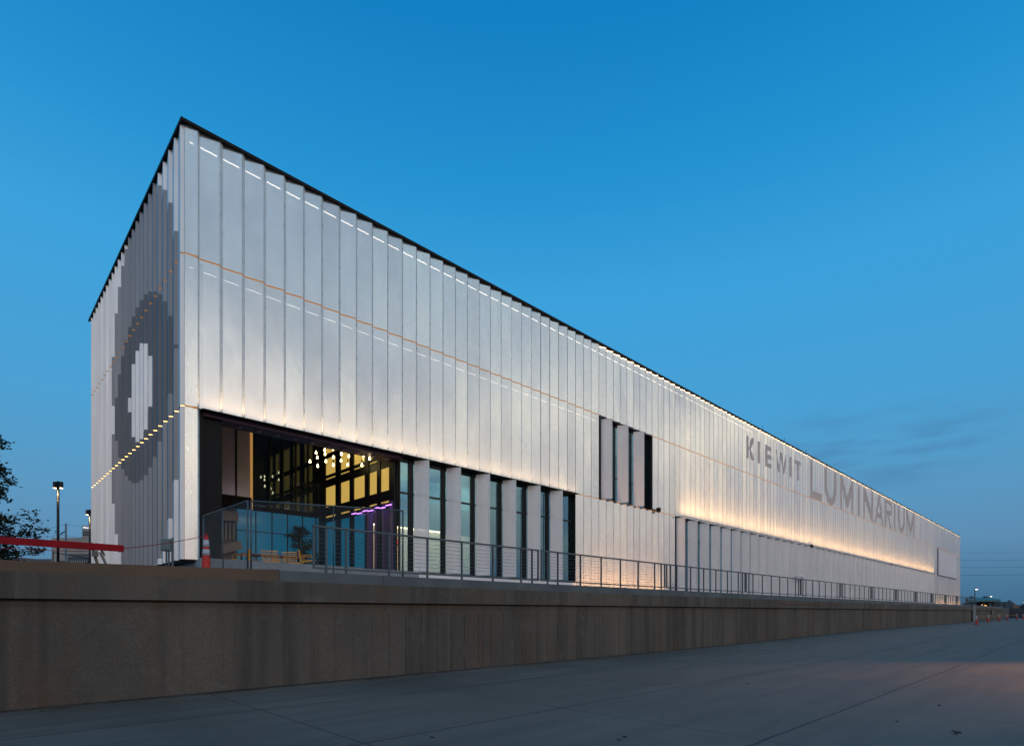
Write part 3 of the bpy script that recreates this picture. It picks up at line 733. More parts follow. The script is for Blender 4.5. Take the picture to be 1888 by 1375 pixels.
# form-board lines
bl = M(n, l, 'PINGPONG', M(n, l, 'ADD', se.outputs[0], M(n, l, 'MULTIPLY', noise(n, l, P_, 1.2, 2, (1,1,.1)), .10)), .23)
bf = mrange(n, l, bl, .005, .014, .8, 0)
bf = M(n, l, 'MULTIPLY', bf, mrange(n, l, noise(n, l, P_, 1.5, 4, (1,1,1.4)), .36, .52))
bf = M(n, l, 'MULTIPLY', bf, mrange(n, l, se.outputs[0], 4.5, 8))
bf = M(n, l, 'MULTIPLY', bf, mrange(n, l, se.outputs[2], 1.55, 1.4))
c = mixc(n, l, bf, c, (.020,.017,.015))
jn = M(n, l, 'PINGPONG', M(n, l, 'ADD', se.outputs[0], -9.06+109.5), 3.65/2)
jf = M(n, l, 'MULTIPLY', mrange(n, l, jn, .008, .014, .75, 0), mrange(n, l, se.outputs[0], 7.5, 8))
c = mixc(n, l, jf, c, (.13,.13,.125))
vo = n.new('ShaderNodeTexVoronoi'); vo.inputs['Scale'].default_value = 9; l.new(P_, vo.inputs['Vector'])
c = mixc(n, l, mrange(n, l, vo.outputs['Distance'], .05, .09, .7, 0), c, (.02,.018,.016))
l.new(c, b.inputs['Base Color']); b.inputs['Roughness'].default_value = .85; b.inputs['Specular IOR Level'].default_value = .2
bp = n.new('ShaderNodeBump'); bp.inputs['Strength'].default_value = .5; bp.inputs['Distance'].default_value = .02
l.new(noise(n, l, P_, 18, 8), bp.inputs['Height']); l.new(bp.outputs[0], b.inputs['Normal'])
XW = 129
wall = thing('retaining_wall', (0, 11.7, 0), 'long stained brown concrete retaining wall under the railing, vertical form lines', 'wall')
mb = MB(); mb.box(-60, XW, 11.66, 12.5, -.5, 1.60); mb.box(-60, XW, 11.652, 12.5, 1.601, 1.665); mb.box(-60, XW, 11.72, 12.5, 1.666, 1.705)
mb.build('wall_body', m_wall, wall)
mb = MB(); mb.box(-60, XW, 11.55, 12.5, 1.706, 2.118); mb.build('wall_cap', m_wall, wall)
m_cop = mat('grey_coping', (.105,.13,.145), .8, noise=(1.5, (.075,.09,.10), .9), bump=.3, bscale=40, scale=(1,1,.5))
mb = MB(); x = 4.76
while x < XW:
    w = 2.44; mb.box(x+.006, min(x+w, XW)-.006, 11.75, 12.45, 2.12, ZTER+.001); x += w
mb.build('coping', m_cop, wall)
m_tan = mat('tan_curb', (.145,.095,.062), .85, noise=(1.2, (.10,.070,.05), .9), bump=.3, bscale=30)
mb = MB()
def zt_(x): return 2.21+(x-.5)/(4.76-.5)*.155
for a, c_ in ((-60, -10), (-10, 4.2), (4.2, 4.74)):
    za, zb = max(1.9+.25, zt_(a)) if a < -5 else zt_(a), zt_(c_) if c_ > -5 else 2.15
    za = max(za, 2.15); zb = max(zb, 2.15)
    ya, yb = 11.70, 11.70
    f = [(a, ya, 2.12), (c_, yb, 2.12), (c_, 12.45, 2.12), (a, 12.45, 2.12), (a, ya, za), (c_, yb, zb), (c_, 12.45, zb), (a, 12.45, za)]
    for q in ((0,1,5,4),(1,2,6,5),(2,3,7,6),(3,0,4,7),(4,5,6,7)): mb.quad([f[i] for i in q])
mb.build('curb', m_tan, wall)
mb = MB(); mb.box(94.0, 96.0, 11.45, 11.549, 0.1, 2.35); mb.box(113.0, 114.2, 11.5, 11.549, 1.2, 1.7)
mb.build('pilaster', mat('pale_concrete', (.17,.19,.20), .85, noise=(3, (.12,.14,.15), .6)), wall)
# rust-stained patch strip high on the wall
mb = MB(); random.seed(3)
for i in range(26):
    x = 30.5 + i*.36 + random.uniform(-.1, .1); mb.quad([(x, 11.545, 1.85), (x+.22, 11.545, 1.85), (x+.22, 11.545, 1.92+random.uniform(0,.07)), (x, 11.545, 1.93)])
mb.build('rust_stains', mat('rust', (.10,.035,.02), .9), wall)
# far recess of the wall
w2 = tag(None or thing('far_abutment', (150, 13, 0), 'dark grey concrete abutment beyond the end of the long wall', 'wall'))
mb = MB(); mb.box(129.01, 172, 14.5, 15.5, -.5, 2.35); mb.box(172, 176, 11.8, 15.5, -.5, 2.3); mb.build('wall_body', mat('abutment_concrete', (.06,.065,.07), .85), w2)

# plaza the building stands on
mb = MB(); mb.box(-400, XW, 12.501, 220, -.5, ZTER-.05); tag(mb.build('terrace', mat('terrace_concrete', (.20,.20,.19), .85, noise=(1.5, (.14,.14,.14), .8))), kind='structure')

# crumbs and leaves
random.seed(11)
mb = MB()
for i in range(420):
    if i < 260:
        x = random.uniform(-6, 60)**1.0; y = 11.6-abs(random.gauss(0, .28)); s = random.uniform(.008, .035)
    else:
        x = random.uniform(-2, 26); y = random.uniform(1, 11.5); s = random.uniform(.006, .016)
    z = gz(x); a = random.uniform(0, 3.14); e1 = Vector((math.cos(a), math.sin(a), 0))*s; e2 = Vector((-math.sin(a), math.cos(a), 0))*s*random.uniform(.5, 1)
    c_ = Vector((x, y, z)); h_ = Vector((0, 0, s*.7))
    b0 = len(mb.v); mb.v += [tuple(c_-e1), tuple(c_-e2), tuple(c_+e1), tuple(c_+e2), tuple(c_+h_)]
    for q in ((0,1,4),(1,2,4),(2,3,4),(3,0,4)): mb.f.append(tuple(b0+i_ for i_ in q)); mb.m.append(0); mb.uv.append([(0,0)]*3)
tag(mb.build('grit', mat('grit', (.035,.03,.026), .9)), 'loose dark grit scattered on the concrete road along the wall foot', 'grit', kind='stuff')
leafpos = [pt(1763,1349,7.15), pt(1770,1354,7.0), pt(1384,1260.5,0), ]
def road_pt(px, py):
    d = (EYE-.0)*FP/(py-1127.5); return pt(px, py, d)
mb = MB()
for px, py in ((1759,1348),(1764,1350),(1769,1350),(1762,1353),(1377,1260),(1235,1261),(1450,1183),(1152,1358),(1141,1364),(797,1359),(1685,1228),(1653,1330),(1732,1300)):
    c_ = road_pt(px, py); c_.z = gz(c_.x)+.004
    for j in range(2):
        a = random.uniform(0, 3.1); s = random.uniform(.03, .05)
        e1 = Vector((math.cos(a), math.sin(a), .15))*s; e2 = Vector((-math.sin(a), math.cos(a), .1))*s*.45
        mb.quad([c_-e1, c_-e2*.9+Vector((0,0,.008)), c_+e1, c_+e2+Vector((0,0,.012))])
tag(mb.build('fallen_leaves', mat('dead_leaf', (.035,.022,.014), .8)), 'dry brown leaves lying on the grey road slabs', 'leaves', kind='stuff')

# ------------------------------------------------------------------ railing sections
PR = 12.0; ZR0, ZR1 = 2.466, 3.40
ords = ['nearest', 'second', 'third', 'fourth', 'fifth', 'sixth', 'seventh', 'eighth', 'ninth', 'tenth', 'eleventh', 'twelfth', 'farthest']
def rail_section(i):
    x0 = 5.62+7.30*i; ln = 7.16
    r = thing('railing', (x0, PR, ZTER), ('%s grey steel railing section on the wall coping, counted from the chain link fence' % ords[i]) if i < 12 else 'farthest grey steel railing section, beyond the far end of the hall', 'railing', 'steel railing sections along the wall coping')
    return r, x0, ln
r, x0, ln = rail_section(0)
mb = MB(); mb.bar((x0-.03, PR, ZR1-.02), (x0+ln+.03, PR, ZR1-.02), .055, .045); mb.build('top_rail', m_steel, r, bevel=.008)
mb = MB(); mb.bar((x0, PR, ZR0), (x0+ln, PR, ZR0), .045, .04); mb.build('bottom_rail', m_steel, r, bevel=.006)
offs = [0, .29, .77, 1.90, 3.03, 4.16, 5.29, 6.42, 6.89, ln]
for k, o_ in enumerate(offs):
    mb = MB(); low = ZTER if k not in (0, len(offs)-1) else ZR0-.02
    mb.box(x0+o_-.022, x0+o_+.022, PR-.02, PR+.02, low, ZR1-.043); p_ = mb.build('post', m_steel, r)
    if low == ZTER:
        b_ = MB(); b_.box(x0+o_-.05, x0+o_+.05, PR-.05, PR+.05, ZTER+.002, ZTER+.014); b_.build('foot_plate', m_steel, p_)
mb = MB()
random.seed(5)
for k in range(9):
    z = ZR0+.06+(ZR1-ZR0-.14)*k/8
    pts = []
    for j in range(len(offs)-1):
        for q in range(4):
            xx = x0+offs[j]+(offs[j+1]-offs[j])*q/4
            pts.append((xx, PR+random.uniform(-.004, .004), z+random.uniform(-.008, .008)))
    pts.append((x0+ln, PR, z)); mb.tube(pts, .0042, 4)
mb.build('wire_infill', m_wire, r)
for i in range(1, 13):
    c_ = copy_tree(r); c_.location.x += 7.30*i
    c_['label'] = ('%s grey steel railing section on the wall coping, counted from the chain link fence' % ords[i]) if i < 12 else 'farthest grey steel railing section, beyond the far end of the hall'

# ------------------------------------------------------------------ chain-link panels
m_mesh = mat('chain_link', (.13,.15,.17), .5, .5)
def fence(a, b_, label, mids=1):
    a = Vector(a); b_ = Vector(b_); d = b_-a; Ln = d.length; e = d.normalized(); z0, z1 = ZTER-.03, 4.12
    f = thing('chain_link_fence', (a.x, a.y, z0), label, 'fence', 'temporary chain link fence panels')
    def P2(s, z): q = a+e*s; return (q.x, q.y, z)
    mb = MB(); mb.tube([P2(0, z0), P2(0, z1), ], .022, 8); mb.build('post', m_steel, f, smooth=True)
    mb = MB(); mb.tube([P2(Ln, z0), P2(Ln, z1)], .022, 8); mb.build('post', m_steel, f, smooth=True)
    mb = MB(); mb.tube([P2(Ln*.52, z0+.05), P2(Ln*.52, z1-.02)], .015, 6); mb.build('post', m_steel, f, smooth=True)
    mb = MB(); mb.tube([P2(0, z1), P2(Ln, z1)], .020, 8); mb.build('top_rail', m_steel, f, smooth=True)
    mb = MB(); mb.tube([P2(0, z0+.06), P2(Ln, z0+.06)], .016, 6); mb.build('bottom_rail', m_steel, f, smooth=True)
    mb = MB(); p = .082; H = z1-z0-.08
    s = -H
    while s < Ln:
        for dr in (1, -1):
            s0, zz0, s1, zz1 = (s, 0, s+H, H)
            if s0 < 0: zz0 += -s0; s0 = 0
            if s1 > Ln: zz1 -= s1-Ln; s1 = Ln
            if s1-s0 > .02:
                A, B = (s0, z0+.06+zz0), (s1, z0+.06+zz1)
                if dr < 0: A, B = (Ln-A[0], A[1]), (Ln-B[0], B[1])
                n_ = Vector((-e.y, e.x, 0))*(.003*dr)
                mb.tube([Vector(P2(*A))+n_, Vector(P2(*B))+n_], .0025, 3, cap=False)
        s += p
    mb.build('wire_mesh', m_mesh, f)
fence((5.01, 14.0, 0), (8.32, 12.62, 0), 'chain link fence panel standing behind the start of the grey railing')
fence((4.95, 14.05, 0), (4.86, 17.1, 0), 'chain link fence panel running back from the traffic cone to the hall corner')

# ------------------------------------------------------------------ cones
m_corng = mat('cone_orange', (.50,.014,.010), .5)
m_cref = mat('cone_reflective', (.42,.46,.52), .4)
m_rub = mat('cone_rubber', (.02,.02,.02), .8)
def cone(loc, label, h=1.0, grp='orange traffic cones'):
    c = thing('traffic_cone', loc, label, 'traffic cone', grp); s = h
    x, y, z = loc
    mb = MB(); rr = lambda t: .105-.062*t
    prof = [(rr(0)+.01, .03), (rr(.0), .06)]+[(rr(t), t*s) for t in (.2, .4, .6, .8, .9)]+[(.028, .915*s), (.028, .93*s)]
    mb.lathe(prof, (x, y, z), 18); 
    body = mb.build('cone_body', m_corng, c, smooth=True)
    for t0, t1 in ((.48, .62), (.68, .84)):
        mb = MB(); mb.lathe([(rr(t0)+.003, t0*s), (rr(t1)+.003, t1*s)], (x, y, z), 18); mb.build('reflective_band', m_cref, c, smooth=True)
    mb = MB(); mb.lathe([(.19, 0), (.19, .03), (.12, .045)], (x, y, z), 8); mb.build('rubber_base', m_rub, c)
    mb = MB(); ce = Vector((x, y, z)); r_ = Vector((SF, -CF, 0))
    pts = [ce+r_*(.028*math.cos(a))+Vector((0,0,.955*s+(.035*math.sin(a) if a < math.pi else .025*math.sin(a)))) for a in [2*math.pi*q/12 for q in range(13)]]
    mb.tube(pts, .009, 6); mb.build('handle', m_corng, c)
    return c
cp = pt(380, 1057.7, 12.85); cone((cp.x, cp.y, ZTER-.04), 'tall red orange cone with two pale bands at the hall corner, tied to a rope', .95, 'orange traffic cones')
def far_pt(px, py): 
    d = (EYE-.2)*FP/(py-1127.5); p = pt(px, py, d); return (p.x, p.y, .2)
farcones = [(1800.5,1151,'traffic cone in front of the pale pilaster of the wall'), (1822,1147,'traffic cone just right of the pale pilaster, yellow rope tied on'), (1842.5,1144,'traffic cone left of the yellow wheeled barrier'), (1857.5,1143,'traffic cone in front of the yellow wheeled barrier'), (1875,1142,'traffic cone between yellow barrier and the last cone'), (1886,1141.2,'rightmost traffic cone at the picture edge')]
fc = []
for x, y, lb in farcones: fc.append(far_pt(x, y)); cone(fc[-1], lb, 1.07)
m_rope = mat('red_rope', (.22,.012,.018), .7); m_yrope = mat('yellow_rope', (.35,.22,.04), .7)
def rope(name, a, b_, sag, m, label, r=.006, cat='rope'):
    a = Vector(a); b_ = Vector(b_); mb = MB()
    mb.tube([a.lerp(b_, t/14)-Vector((0,0,sag*4*(t/14)*(1-t/14))) for t in range(15)], r, 5)
    tag(mb.build(name, m), label, cat)
mbp = pt(228, 1010.5, 10.93); hd = Vector((cp.x, cp.y, ZTER+.86))
rope('rope', mbp, hd, .03, m_rope, 'thin dark red rope from the red barricade board to the traffic cone', .008)
for i, (t_, lb) in enumerate((('first', 'sagging yellow rope between the two nearest of the far traffic cones'), ('s', 'sagging yellow rope between the second and third of the far traffic cones'), ('t', 'sagging yellow rope between the cones beside the yellow barrier'), ('u', 'sagging yellow rope right of the yellow barrier'))):
    a, b_ = fc[i], fc[i+1]; rope('rope', (a[0], a[1], 1.15), (b_[0], b_[1], 1.15), .22, m_yrope, lb, .02)

# yellow wheeled barrier far off
yb = far_pt(1858, 1141.6); yb = Vector(yb)+Vector((4, 1.5, 0))
t = thing('pallet_truck', yb, 'yellow wheeled pallet truck parked by the recess in the far wall', 'pallet truck')
m_yel = mat('yellow_paint', (.40,.19,.01), .5)
mb = MB(); mb.box(yb.x-.9, yb.x-.1, yb.y-.35, yb.y+.35, .3, .95); mb.bar((yb.x-.8, yb.y, .9), (yb.x-1.2, yb.y, 1.3), .06, .06); mb.build('body', m_yel, t, bevel=.03)
mb = MB(); mb.box(yb.x-.1, yb.x+1.1, yb.y-.32, yb.y-.12, .28, .38); mb.box(yb.x-.1, yb.x+1.1, yb.y+.12, yb.y+.32, .28, .38); mb.build('forks', m_yel, t)
for dx in (-.7, .9):
    mb = MB(); mb.tube([(yb.x+dx, yb.y-.34, .3), (yb.x+dx, yb.y+.34, .3)], .1, 10); mb.build('wheel', m_rub, t)

# ------------------------------------------------------------------ red barricade board on trestle legs
m_red = mat('red_paint', (.30,.002,.010), .6, spec=.2, noise=(5, (.22,.002,.008), .8), bump=.15)
m_wood = mat('weathered_wood', (.22,.155,.10), .8, noise=(4, (.12,.08,.05), .9), scale=(3,3,.6))
m_wood2 = mat('grey_wood', (.20,.19,.18), .8, noise=(4, (.12,.11,.10), .9))
ba = pt(228, 1005, 10.93); zb = ba.z
brr = thing('barricade', (1.2, 13.0, ZTER), 'red painted barricade board on wooden trestle legs left of the hall', 'barricade')
mb = MB()
xa, xb = -3.0, ba.x
mb.bar((xa, 13.0, zb-.062+.02), (xb, 13.0, zb-.062), .04, .125); mb.build('board', m_red, brr, bevel=.004)
def seg(name, p0, p1, d0, w, h, m, par, dy=0):
    mb = MB(); a, c_ = pt(*p0, d0), pt(*p1, d0); mb.bar(a+Vector((0,dy,0)), c_+Vector((0,dy,0)), w, h, up=(0,1,0)); return mb.build(name, m, par)
seg('leg', (166,1001), (186,1062), 10.75, .035, .085, m_wood, brr, -.06)
seg('leg', (176,1002), (205,1062), 10.7, .035, .05, m_wood2, brr, -.05)
seg('leg', (180,1002), (192,1024), 10.8, .025, .03, m_wood, brr, -.04)
mb = MB(); q = pt(175, 1020, 10.6); mb.box(q.x-.05, q.x+.05, q.y-.03, q.y+.0, q.z-.06, q.z+.055); mb.build('gusset', mat('olive_plate', (.11,.115,.10), .6), brr)
mb = MB(); q = pt(183, 1016, 10.5); mb.box(q.x-.02, q.x+.015, q.y-.02, q.y, q.z-.015, q.z+.01); mb.build('clip', mat('bright_steel', (.7,.75,.85), .2, .9), brr)
a = pt(-60, 1006, 10.9); b_ = pt(166, 1016, 11.6); rope('rope', a, b_, .02, m_rope, 'thin red rope strung just under the red barricade board', .006)

# electrical box on posts
bx = thing('electrical_box', pt(308, 1058, 12.75), 'small grey green electrical box on two posts beside the hall corner', 'electrical box')
q0, q1 = pt(299, 1016, 12.75), pt(316, 993, 12.75)
m_ebox = mat('box_paint', (.13,.18,.18), .5, .2, noise=(9, (.09,.13,.13), .5))
mb = MB(); c_ = (q0+q1)/2; e = Vector((SF, -CF, 0)); fdir = Vector((CF, SF, 0))
mb.bar(c_-e*.105, c_+e*.105, .14, .27, up=(0,0,1)); mb.build('box', m_ebox, bx, bevel=.02)
mb = MB(); d_ = c_-fdir*.075; mb.bar(d_-e*.085-Vector((0,0,.01)), d_+e*.085-Vector((0,0,.01)), .012, .21); mb.build('door', m_ebox, bx, bevel=.005)
for px, nm in ((306.5, 'post'), (311.5, 'post')):
    a = pt(px, 1016, 12.75); mb = MB(); mb.tube([a, Vector((a.x, a.y, ZTER-.05))], .017, 8); mb.build(nm, m_steel, bx)
a = pt(318, 991, 12.8); mb = MB(); mb.box(a.x-.02, a.x+.02, a.y-.02, a.y+.02, ZTER-.05, a.z); mb.build('post', m_steel, bx)

# ------------------------------------------------------------------ court furniture: yellow wire chairs and a table
m_yw = mat('yellow_wire', (.80,.42,.05), .45, emit=(1,.4,.04), es=.0)
def wire_chair(loc, rot, label, scale=1):
    c = thing('wire_chair', (0,0,0), label, 'chair', 'yellow wire chairs in the court')
    back = MB()
    def fr(mb, pts, r=.017): mb.tube(pts+[pts[0]], r, 6)
    B = [(-.26, .20, .36), (-.30, .30, .80), (.30, .30, .80), (.26, .20, .36)]
    fr(back, B)
    for i in range(1, 9):
        t = i/9; a = Vector(B[0]).lerp(Vector(B[3]), t); b2 = Vector(B[1]).lerp(Vector(B[2]), t); back.tube([a, b2], .008, 4)
    for i in range(1, 6):
        t = i/6; a = Vector(B[0]).lerp(Vector(B[1]), t); b2 = Vector(B[3]).lerp(Vector(B[2]), t); back.tube([a, b2], .008, 4)
    back.build('backrest', m_yw, c)
    st = MB(); Q = [(-.26, .20, .38), (.26, .20, .38), (.28, -.28, .44), (-.28, -.28, .44)]
    fr(st, Q)
    for i in range(1, 9):
        t = i/9; st.tube([Vector(Q[0]).lerp(Vector(Q[1]), t), Vector(Q[3]).lerp(Vector(Q[2]), t)], .008, 4)
    st.build('seat', m_yw, c)
    for sx in (-1, 1):
        for y, z in ((.20, .38), (-.24, .43)):
            g = MB(); g.tube([(sx*.22, y, z), (sx*.26, y+(.06 if y > 0 else -.03), 0)], .011, 6); g.build('leg', m_yw, c)
        a = MB(); a.tube([(sx*.28, .26, .60), (sx*.33, .0, .62), (sx*.31, -.26, .60), (sx*.27, -.26, .44)], .010, 6); a.build('armrest', m_yw, c)
    c.location = loc; c.rotation_euler = (0, 0, rot); c.scale = (scale,)*3
    return c
def deck(px, d, z=ZS-.02): q = pt(px, 1100, d); return (q.x, q.y, z)
rotc = R(-44)
ch = [(499, 20.9, R(150), 'yellow wire chair seen from behind, second from the left fence post'), (541, 21.4, R(125), 'yellow wire chair with its back to the road, right of the table centre'), (566, 20.6, R(70), 'yellow wire chair turned sideways at the right end of the table'), (446, 20.3, R(-120), 'yellow wire chair facing right, leftmost of the court chairs'), (474, 21.8, R(20), 'yellow wire chair at the far side of the table behind the fence post'), (522, 23.2, R(10), 'yellow wire chair farthest back behind the long table')]
base = None
for px, d, ro, lb in ch:
    if base is None: base = wire_chair(deck(px, d), ro, lb, .95)
    else:
        c_ = copy_tree(base); c_.location = deck(px, d); c_.rotation_euler = (0, 0, ro); c_['label'] = lb
tb = thing('long_table', deck(505, 22.2), 'long dark red table among the yellow wire chairs', 'table')
q = Vector(deck(505, 22.2)); mb = MB(); mb.box(q.x-1.3, q.x+1.3, q.y-.4, q.y+.4, ZS+.68, ZS+.72); mb.build('tabletop', mat('maroon_top', (.14,.03,.045), .4), tb, bevel=.01)
for dx in (-1.1, 1.1):
    for dy in (-.3, .3):
        mb = MB(); mb.box(q.x+dx-.025, q.x+dx+.025, q.y+dy-.025, q.y+dy+.025, ZS-.02, ZS+.68); mb.build('leg', m_black, tb)
room_or_fill_light(8.6, 21.0, 5.6, 2.4, 2, 34, (1,.82,.60))  # fill lamp added above the court to brighten the chairs

# ------------------------------------------------------------------ cameras and flood lights on the facade
def cam_fix(px, py, label):
    x = xat(px, PF-.15); dpt = CF*x+SF*(PF-.15); z = EYE+(1127.5-py)*dpt/FP
    t = thing('security_camera', (x, PF-.1, z), label, 'security camera', 'small black cameras on the facade')
    mb = MB(); mb.tube([(x, PF-.02, z), (x, PF-.14, z)], .03, 8); mb.build('bracket', m_black, t)
    mb = MB(); mb.lathe([(.02, .13), (.13, .10), (.14, -.02), (.10, -.12), (.03, -.15)], (x, PF-.26, z), 12); mb.build('housing', m_black, t, smooth=True)
cam_fix(1211, 940, 'black security camera on the cladding right of the upper window')
cam_fix(1494, 1006, 'black security camera above the shutters under the large letters')
cam_fix(1641, 1040.5, 'black security camera near the far end above the shutters')
dm = pt(471, 783, 17.9)
t = thing('dome_camera', dm, 'dark dome camera hanging under the court soffit', 'dome camera')
mb = MB(); mb.lathe([(.10, .22), (.105, .0)], dm, 16); mb.build('housing', m_black, t, smooth=True)
mb = MB(); mb.lathe([(.095, .0), (.085, -.05), (.05, -.09), (.01, -.10)], dm, 16); mb.build('dome', mat('smoked_dome', (.05,.05,.06), .08), t, smooth=True)

# small notice board on the shutters
nb = thing('notice_board', pt(1477, 1061, 46.3), 'small white notice board with grey letters hung low on the shutters', 'sign')
x = xat(1471.5, 17.05); x2 = xat(1483.5, 17.05); mb = MB(); mb.box(x, x2, 17.05, 17.08, 4.1, 4.48); mb.build('board', mat('board_white', (.75,.74,.74), .6), nb)
text_mesh('letters', 'TODDIS', .25, mat('board_grey', (.2,.2,.22), .6), Vector(((x+x2)/2, 17.045, 4.29)), face_s, nb, squash=(x2-x)/1.15*.9/1.0)

# ------------------------------------------------------------------ lamp posts
m_lampblk = mat('lamp_black', (.012,.012,.013), .4, .3)
m_lamplit = mat('lamp_lens', (1,.8,.5), .4, emit=(1,.70,.38), es=14)
def plaza_lamp(px, ytop, d, label):
    p = pt(px, ytop, d); x, y, zt = p
    t = thing('lamp_post', (x, y, ZTER-.05), label, 'lamp post', 'black plaza lamp posts left of the hall')
    mb = MB(); mb.tube([(x, y, ZTER-.05), (x, y, zt)], .062, 10); mb.build('pole', m_lampblk, t, smooth=True)
    e = Vector((SF, -CF, 0))
    for s_ in (-1, 1):
        c_ = Vector((x, y, zt-.35))+e*(s_*.17); mb = MB()
        mb.lathe([(.085, .32), (.09, .0)], c_, 12); h_ = mb.build('lamp_head', m_lampblk, t)
        mb = MB(); mb.lathe([(.07, -.004), (.07, -.012)], c_, 12); mb.build('lens', m_lamplit, h_)
        mb = MB(); mb.bar(Vector((x, y, zt-.12)), c_+Vector((0,0,.22)), .03, .04); mb.build('arm', m_lampblk, t)
    ld = bpy.data.lights.new('spot', 'SPOT'); ld.energy = 60; ld.color = (1,.66,.34); ld.spot_size = R(80); ld.spot_blend = .6; ld.shadow_soft_size = .05
    o = bpy.data.objects.new('lamp_light', ld); COL.objects.link(o); v = Vector((x, y, zt-.38))-Vector((CF, SF, 0))*.16
    o.parent = t; o.location = v-Vector(t.location); 
plaza_lamp(107, 887, 30, 'taller near black lamp post with two lit heads between the tree and the hall')
plaza_lamp(165.5, 939, 38.3, 'farther black lamp post with two lit heads touching the side of the hall')
m_lampgrey = mat('lamp_grey', (.10,.12,.13), .5)
def far_lamp(px, ytop, d, label, em=6):
    p = pt(px, ytop, d); x, y, zt = p
    t = thing('lamp_post', (x, y, .2), label, 'lamp post', 'street lamps beyond the far end')
    mb = MB(); mb.tube([(x, y, .2), (x, y, zt)], [.18, .12], 8); mb.build('pole', m_lampgrey, t)
    e = Vector((SF, -CF, 0)); mb = MB(); mb.bar(Vector((x, y, zt)), Vector((x, y, zt))+e*.9, .35, .18); h_ = mb.build('lamp_head', m_lampgrey, t)
    mb = MB(); c_ = Vector((x, y, zt-.16))+e*.5; mb.lathe([(.32, .03), (.28, -.08)], c_, 10); mb.build('lens', mat('cool_lens', (1,1,1), .4, emit=(1,.93,.75), es=em), h_)
far_lamp(1797.5, 1085, 170, 'lit street lamp rising over the green roof beyond the hall end')
far_lamp(1825, 1098.5, 250, 'distant lit street lamp right of the green roof ridge')
far_lamp(1887, 1109.5, 330, 'distant street lamp at the right picture edge')
# the lamp whose warm pool falls on the road at the right
xl, yl = 27.5, -3.5
t = thing('lamp_post', (xl, yl, gz(xl)), 'street lamp standing by the road beyond the right picture edge', 'lamp post')
mb = MB(); mb.tube([(xl, yl, 0), (xl, yl, 6.5)], .07, 10); mb.build('pole', m_lampblk, t)
mb = MB(); mb.bar((xl, yl, 6.5), (xl-.9, yl+.6, 6.55), .16, .08); mb.build('lamp_head', m_lampblk, t)
ld = bpy.data.lights.new('spot', 'SPOT'); ld.energy = 3600; ld.color = (1,.40,.13); ld.spot_size = R(46); ld.spot_blend = 1; ld.shadow_soft_size = .1
o = bpy.data.objects.new('lamp_light', ld); COL.objects.link(o); o.parent = t; o.location = (-.7, .5, 6.2)
o.rotation_euler = (Vector((18.6, 1.0, 0))-Vector((xl-.7, yl+.5, 6.4))).to_track_quat('-Z', 'Y').to_euler()

# ------------------------------------------------------------------ trees
def leaf_cluster(mb, c, n, spread, s, flat=.5):
    for _ in range(n):
        q = c+Vector((random.gauss(0, spread), random.gauss(0, spread), random.gauss(0, spread*flat)))
        d1 = Vector((random.gauss(0,1), random.gauss(0,1), random.gauss(0,.5))).normalized()*s*random.uniform(.6, 1.2)
        d2 = Vector((random.gauss(0,1), random.gauss(0,1), random.gauss(0,.7))).normalized(); d2 = (d2-d1*d2.dot(d1)/d1.length_squared).normalized()*s*.55
        mb.quad([q-d1, q-d2*.8, q+d1, q+d2])
def tree(px, d, z0, height, spread, label, col, nb=34, leaf=.075, nl=10, levels=.15, group=None, name='broadleaf_tree', zlow=.25, droop=.0, seed=1):
    random.seed(seed)
    b0 = pt(px, 1100, d); b0.z = z0
    t = thing(name, b0, label, 'tree', group)
    tr = MB(); pts = []; p = Vector(b0)
    for i in range(9):
        pts.append(p.copy()); p = p+Vector((random.uniform(-.06, .06), random.uniform(-.06, .06), height*.95/8))
    tr.tube(pts, [height*.022*(1-i/9)+.01 for i in range(9)], 7)
    lf = MB()
    for k in range(nb):
        f = zlow+(1-zlow)*((k+random.random())/nb)
        base = Vector(b0)+Vector((0, 0, height*f*.92)); az = random.uniform(0, 6.28)
        ln = spread*(1-.72*max(0, (f-.45))/.55)*random.uniform(.65, 1.1)
        cur = base; dirv = Vector((math.cos(az), math.sin(az), .35-droop)); bp_ = [cur.copy()]
        for j in range(7):
            cur = cur+dirv.normalized()*ln/7; dirv += Vector((random.uniform(-.25,.25), random.uniform(-.25,.25), random.uniform(-.12,.14)+ (.05 if j > 3 else -.04)))
            bp_.append(cur.copy())
            if j >= 1:
                for _ in range(2):
                    tw = cur+Vector((random.gauss(0,1), random.gauss(0,1), random.gauss(.25,.5))).normalized()*ln*.22*random.uniform(.5,1.2)
                    tr.tube([cur, (cur+tw)/2+Vector((0,0,-.03)), tw], [.010, .007, .004], 3, cap=False)
                    if random.random() < .86: leaf_cluster(lf, (cur+tw)/2, nl//2, levels, leaf); leaf_cluster(lf, tw, nl//2, levels*.8, leaf)
        tr.tube(bp_, [.035*(1-j/9)*height/7 for j in range(8)], 5, cap=False)
    tr.build('trunk', mat('bark', (.03,.024,.018), .9), t)
    lf.build('crown', col, t)
    return t
m_leaf = mat('leaf_dark', (.018,.032,.010), .6, noise=(3, (.035,.045,.012), .9))
m_leaf2 = mat('leaf_olive', (.07,.055,.03), .7, noise=(3, (.04,.035,.02), .9))
tree(-98, 24.5, ZTER-.05, 8.7, 3.0, 'dark leafy tree reaching in from the left picture edge', m_leaf, nb=96, leaf=.09, nl=34, levels=.17, zlow=.14, droop=.15, seed=4)
tree(556, 24.3, ZS-.02, 2.3, 1.0, 'added dark shrub imitating a tree reflection in the blue lower glazing of the court', m_leaf, nb=26, leaf=.05, nl=10, levels=.10, zlow=.1, seed=6, name='tree_reflection_shrub')  # shrub added in place of a tree mirrored in the glass
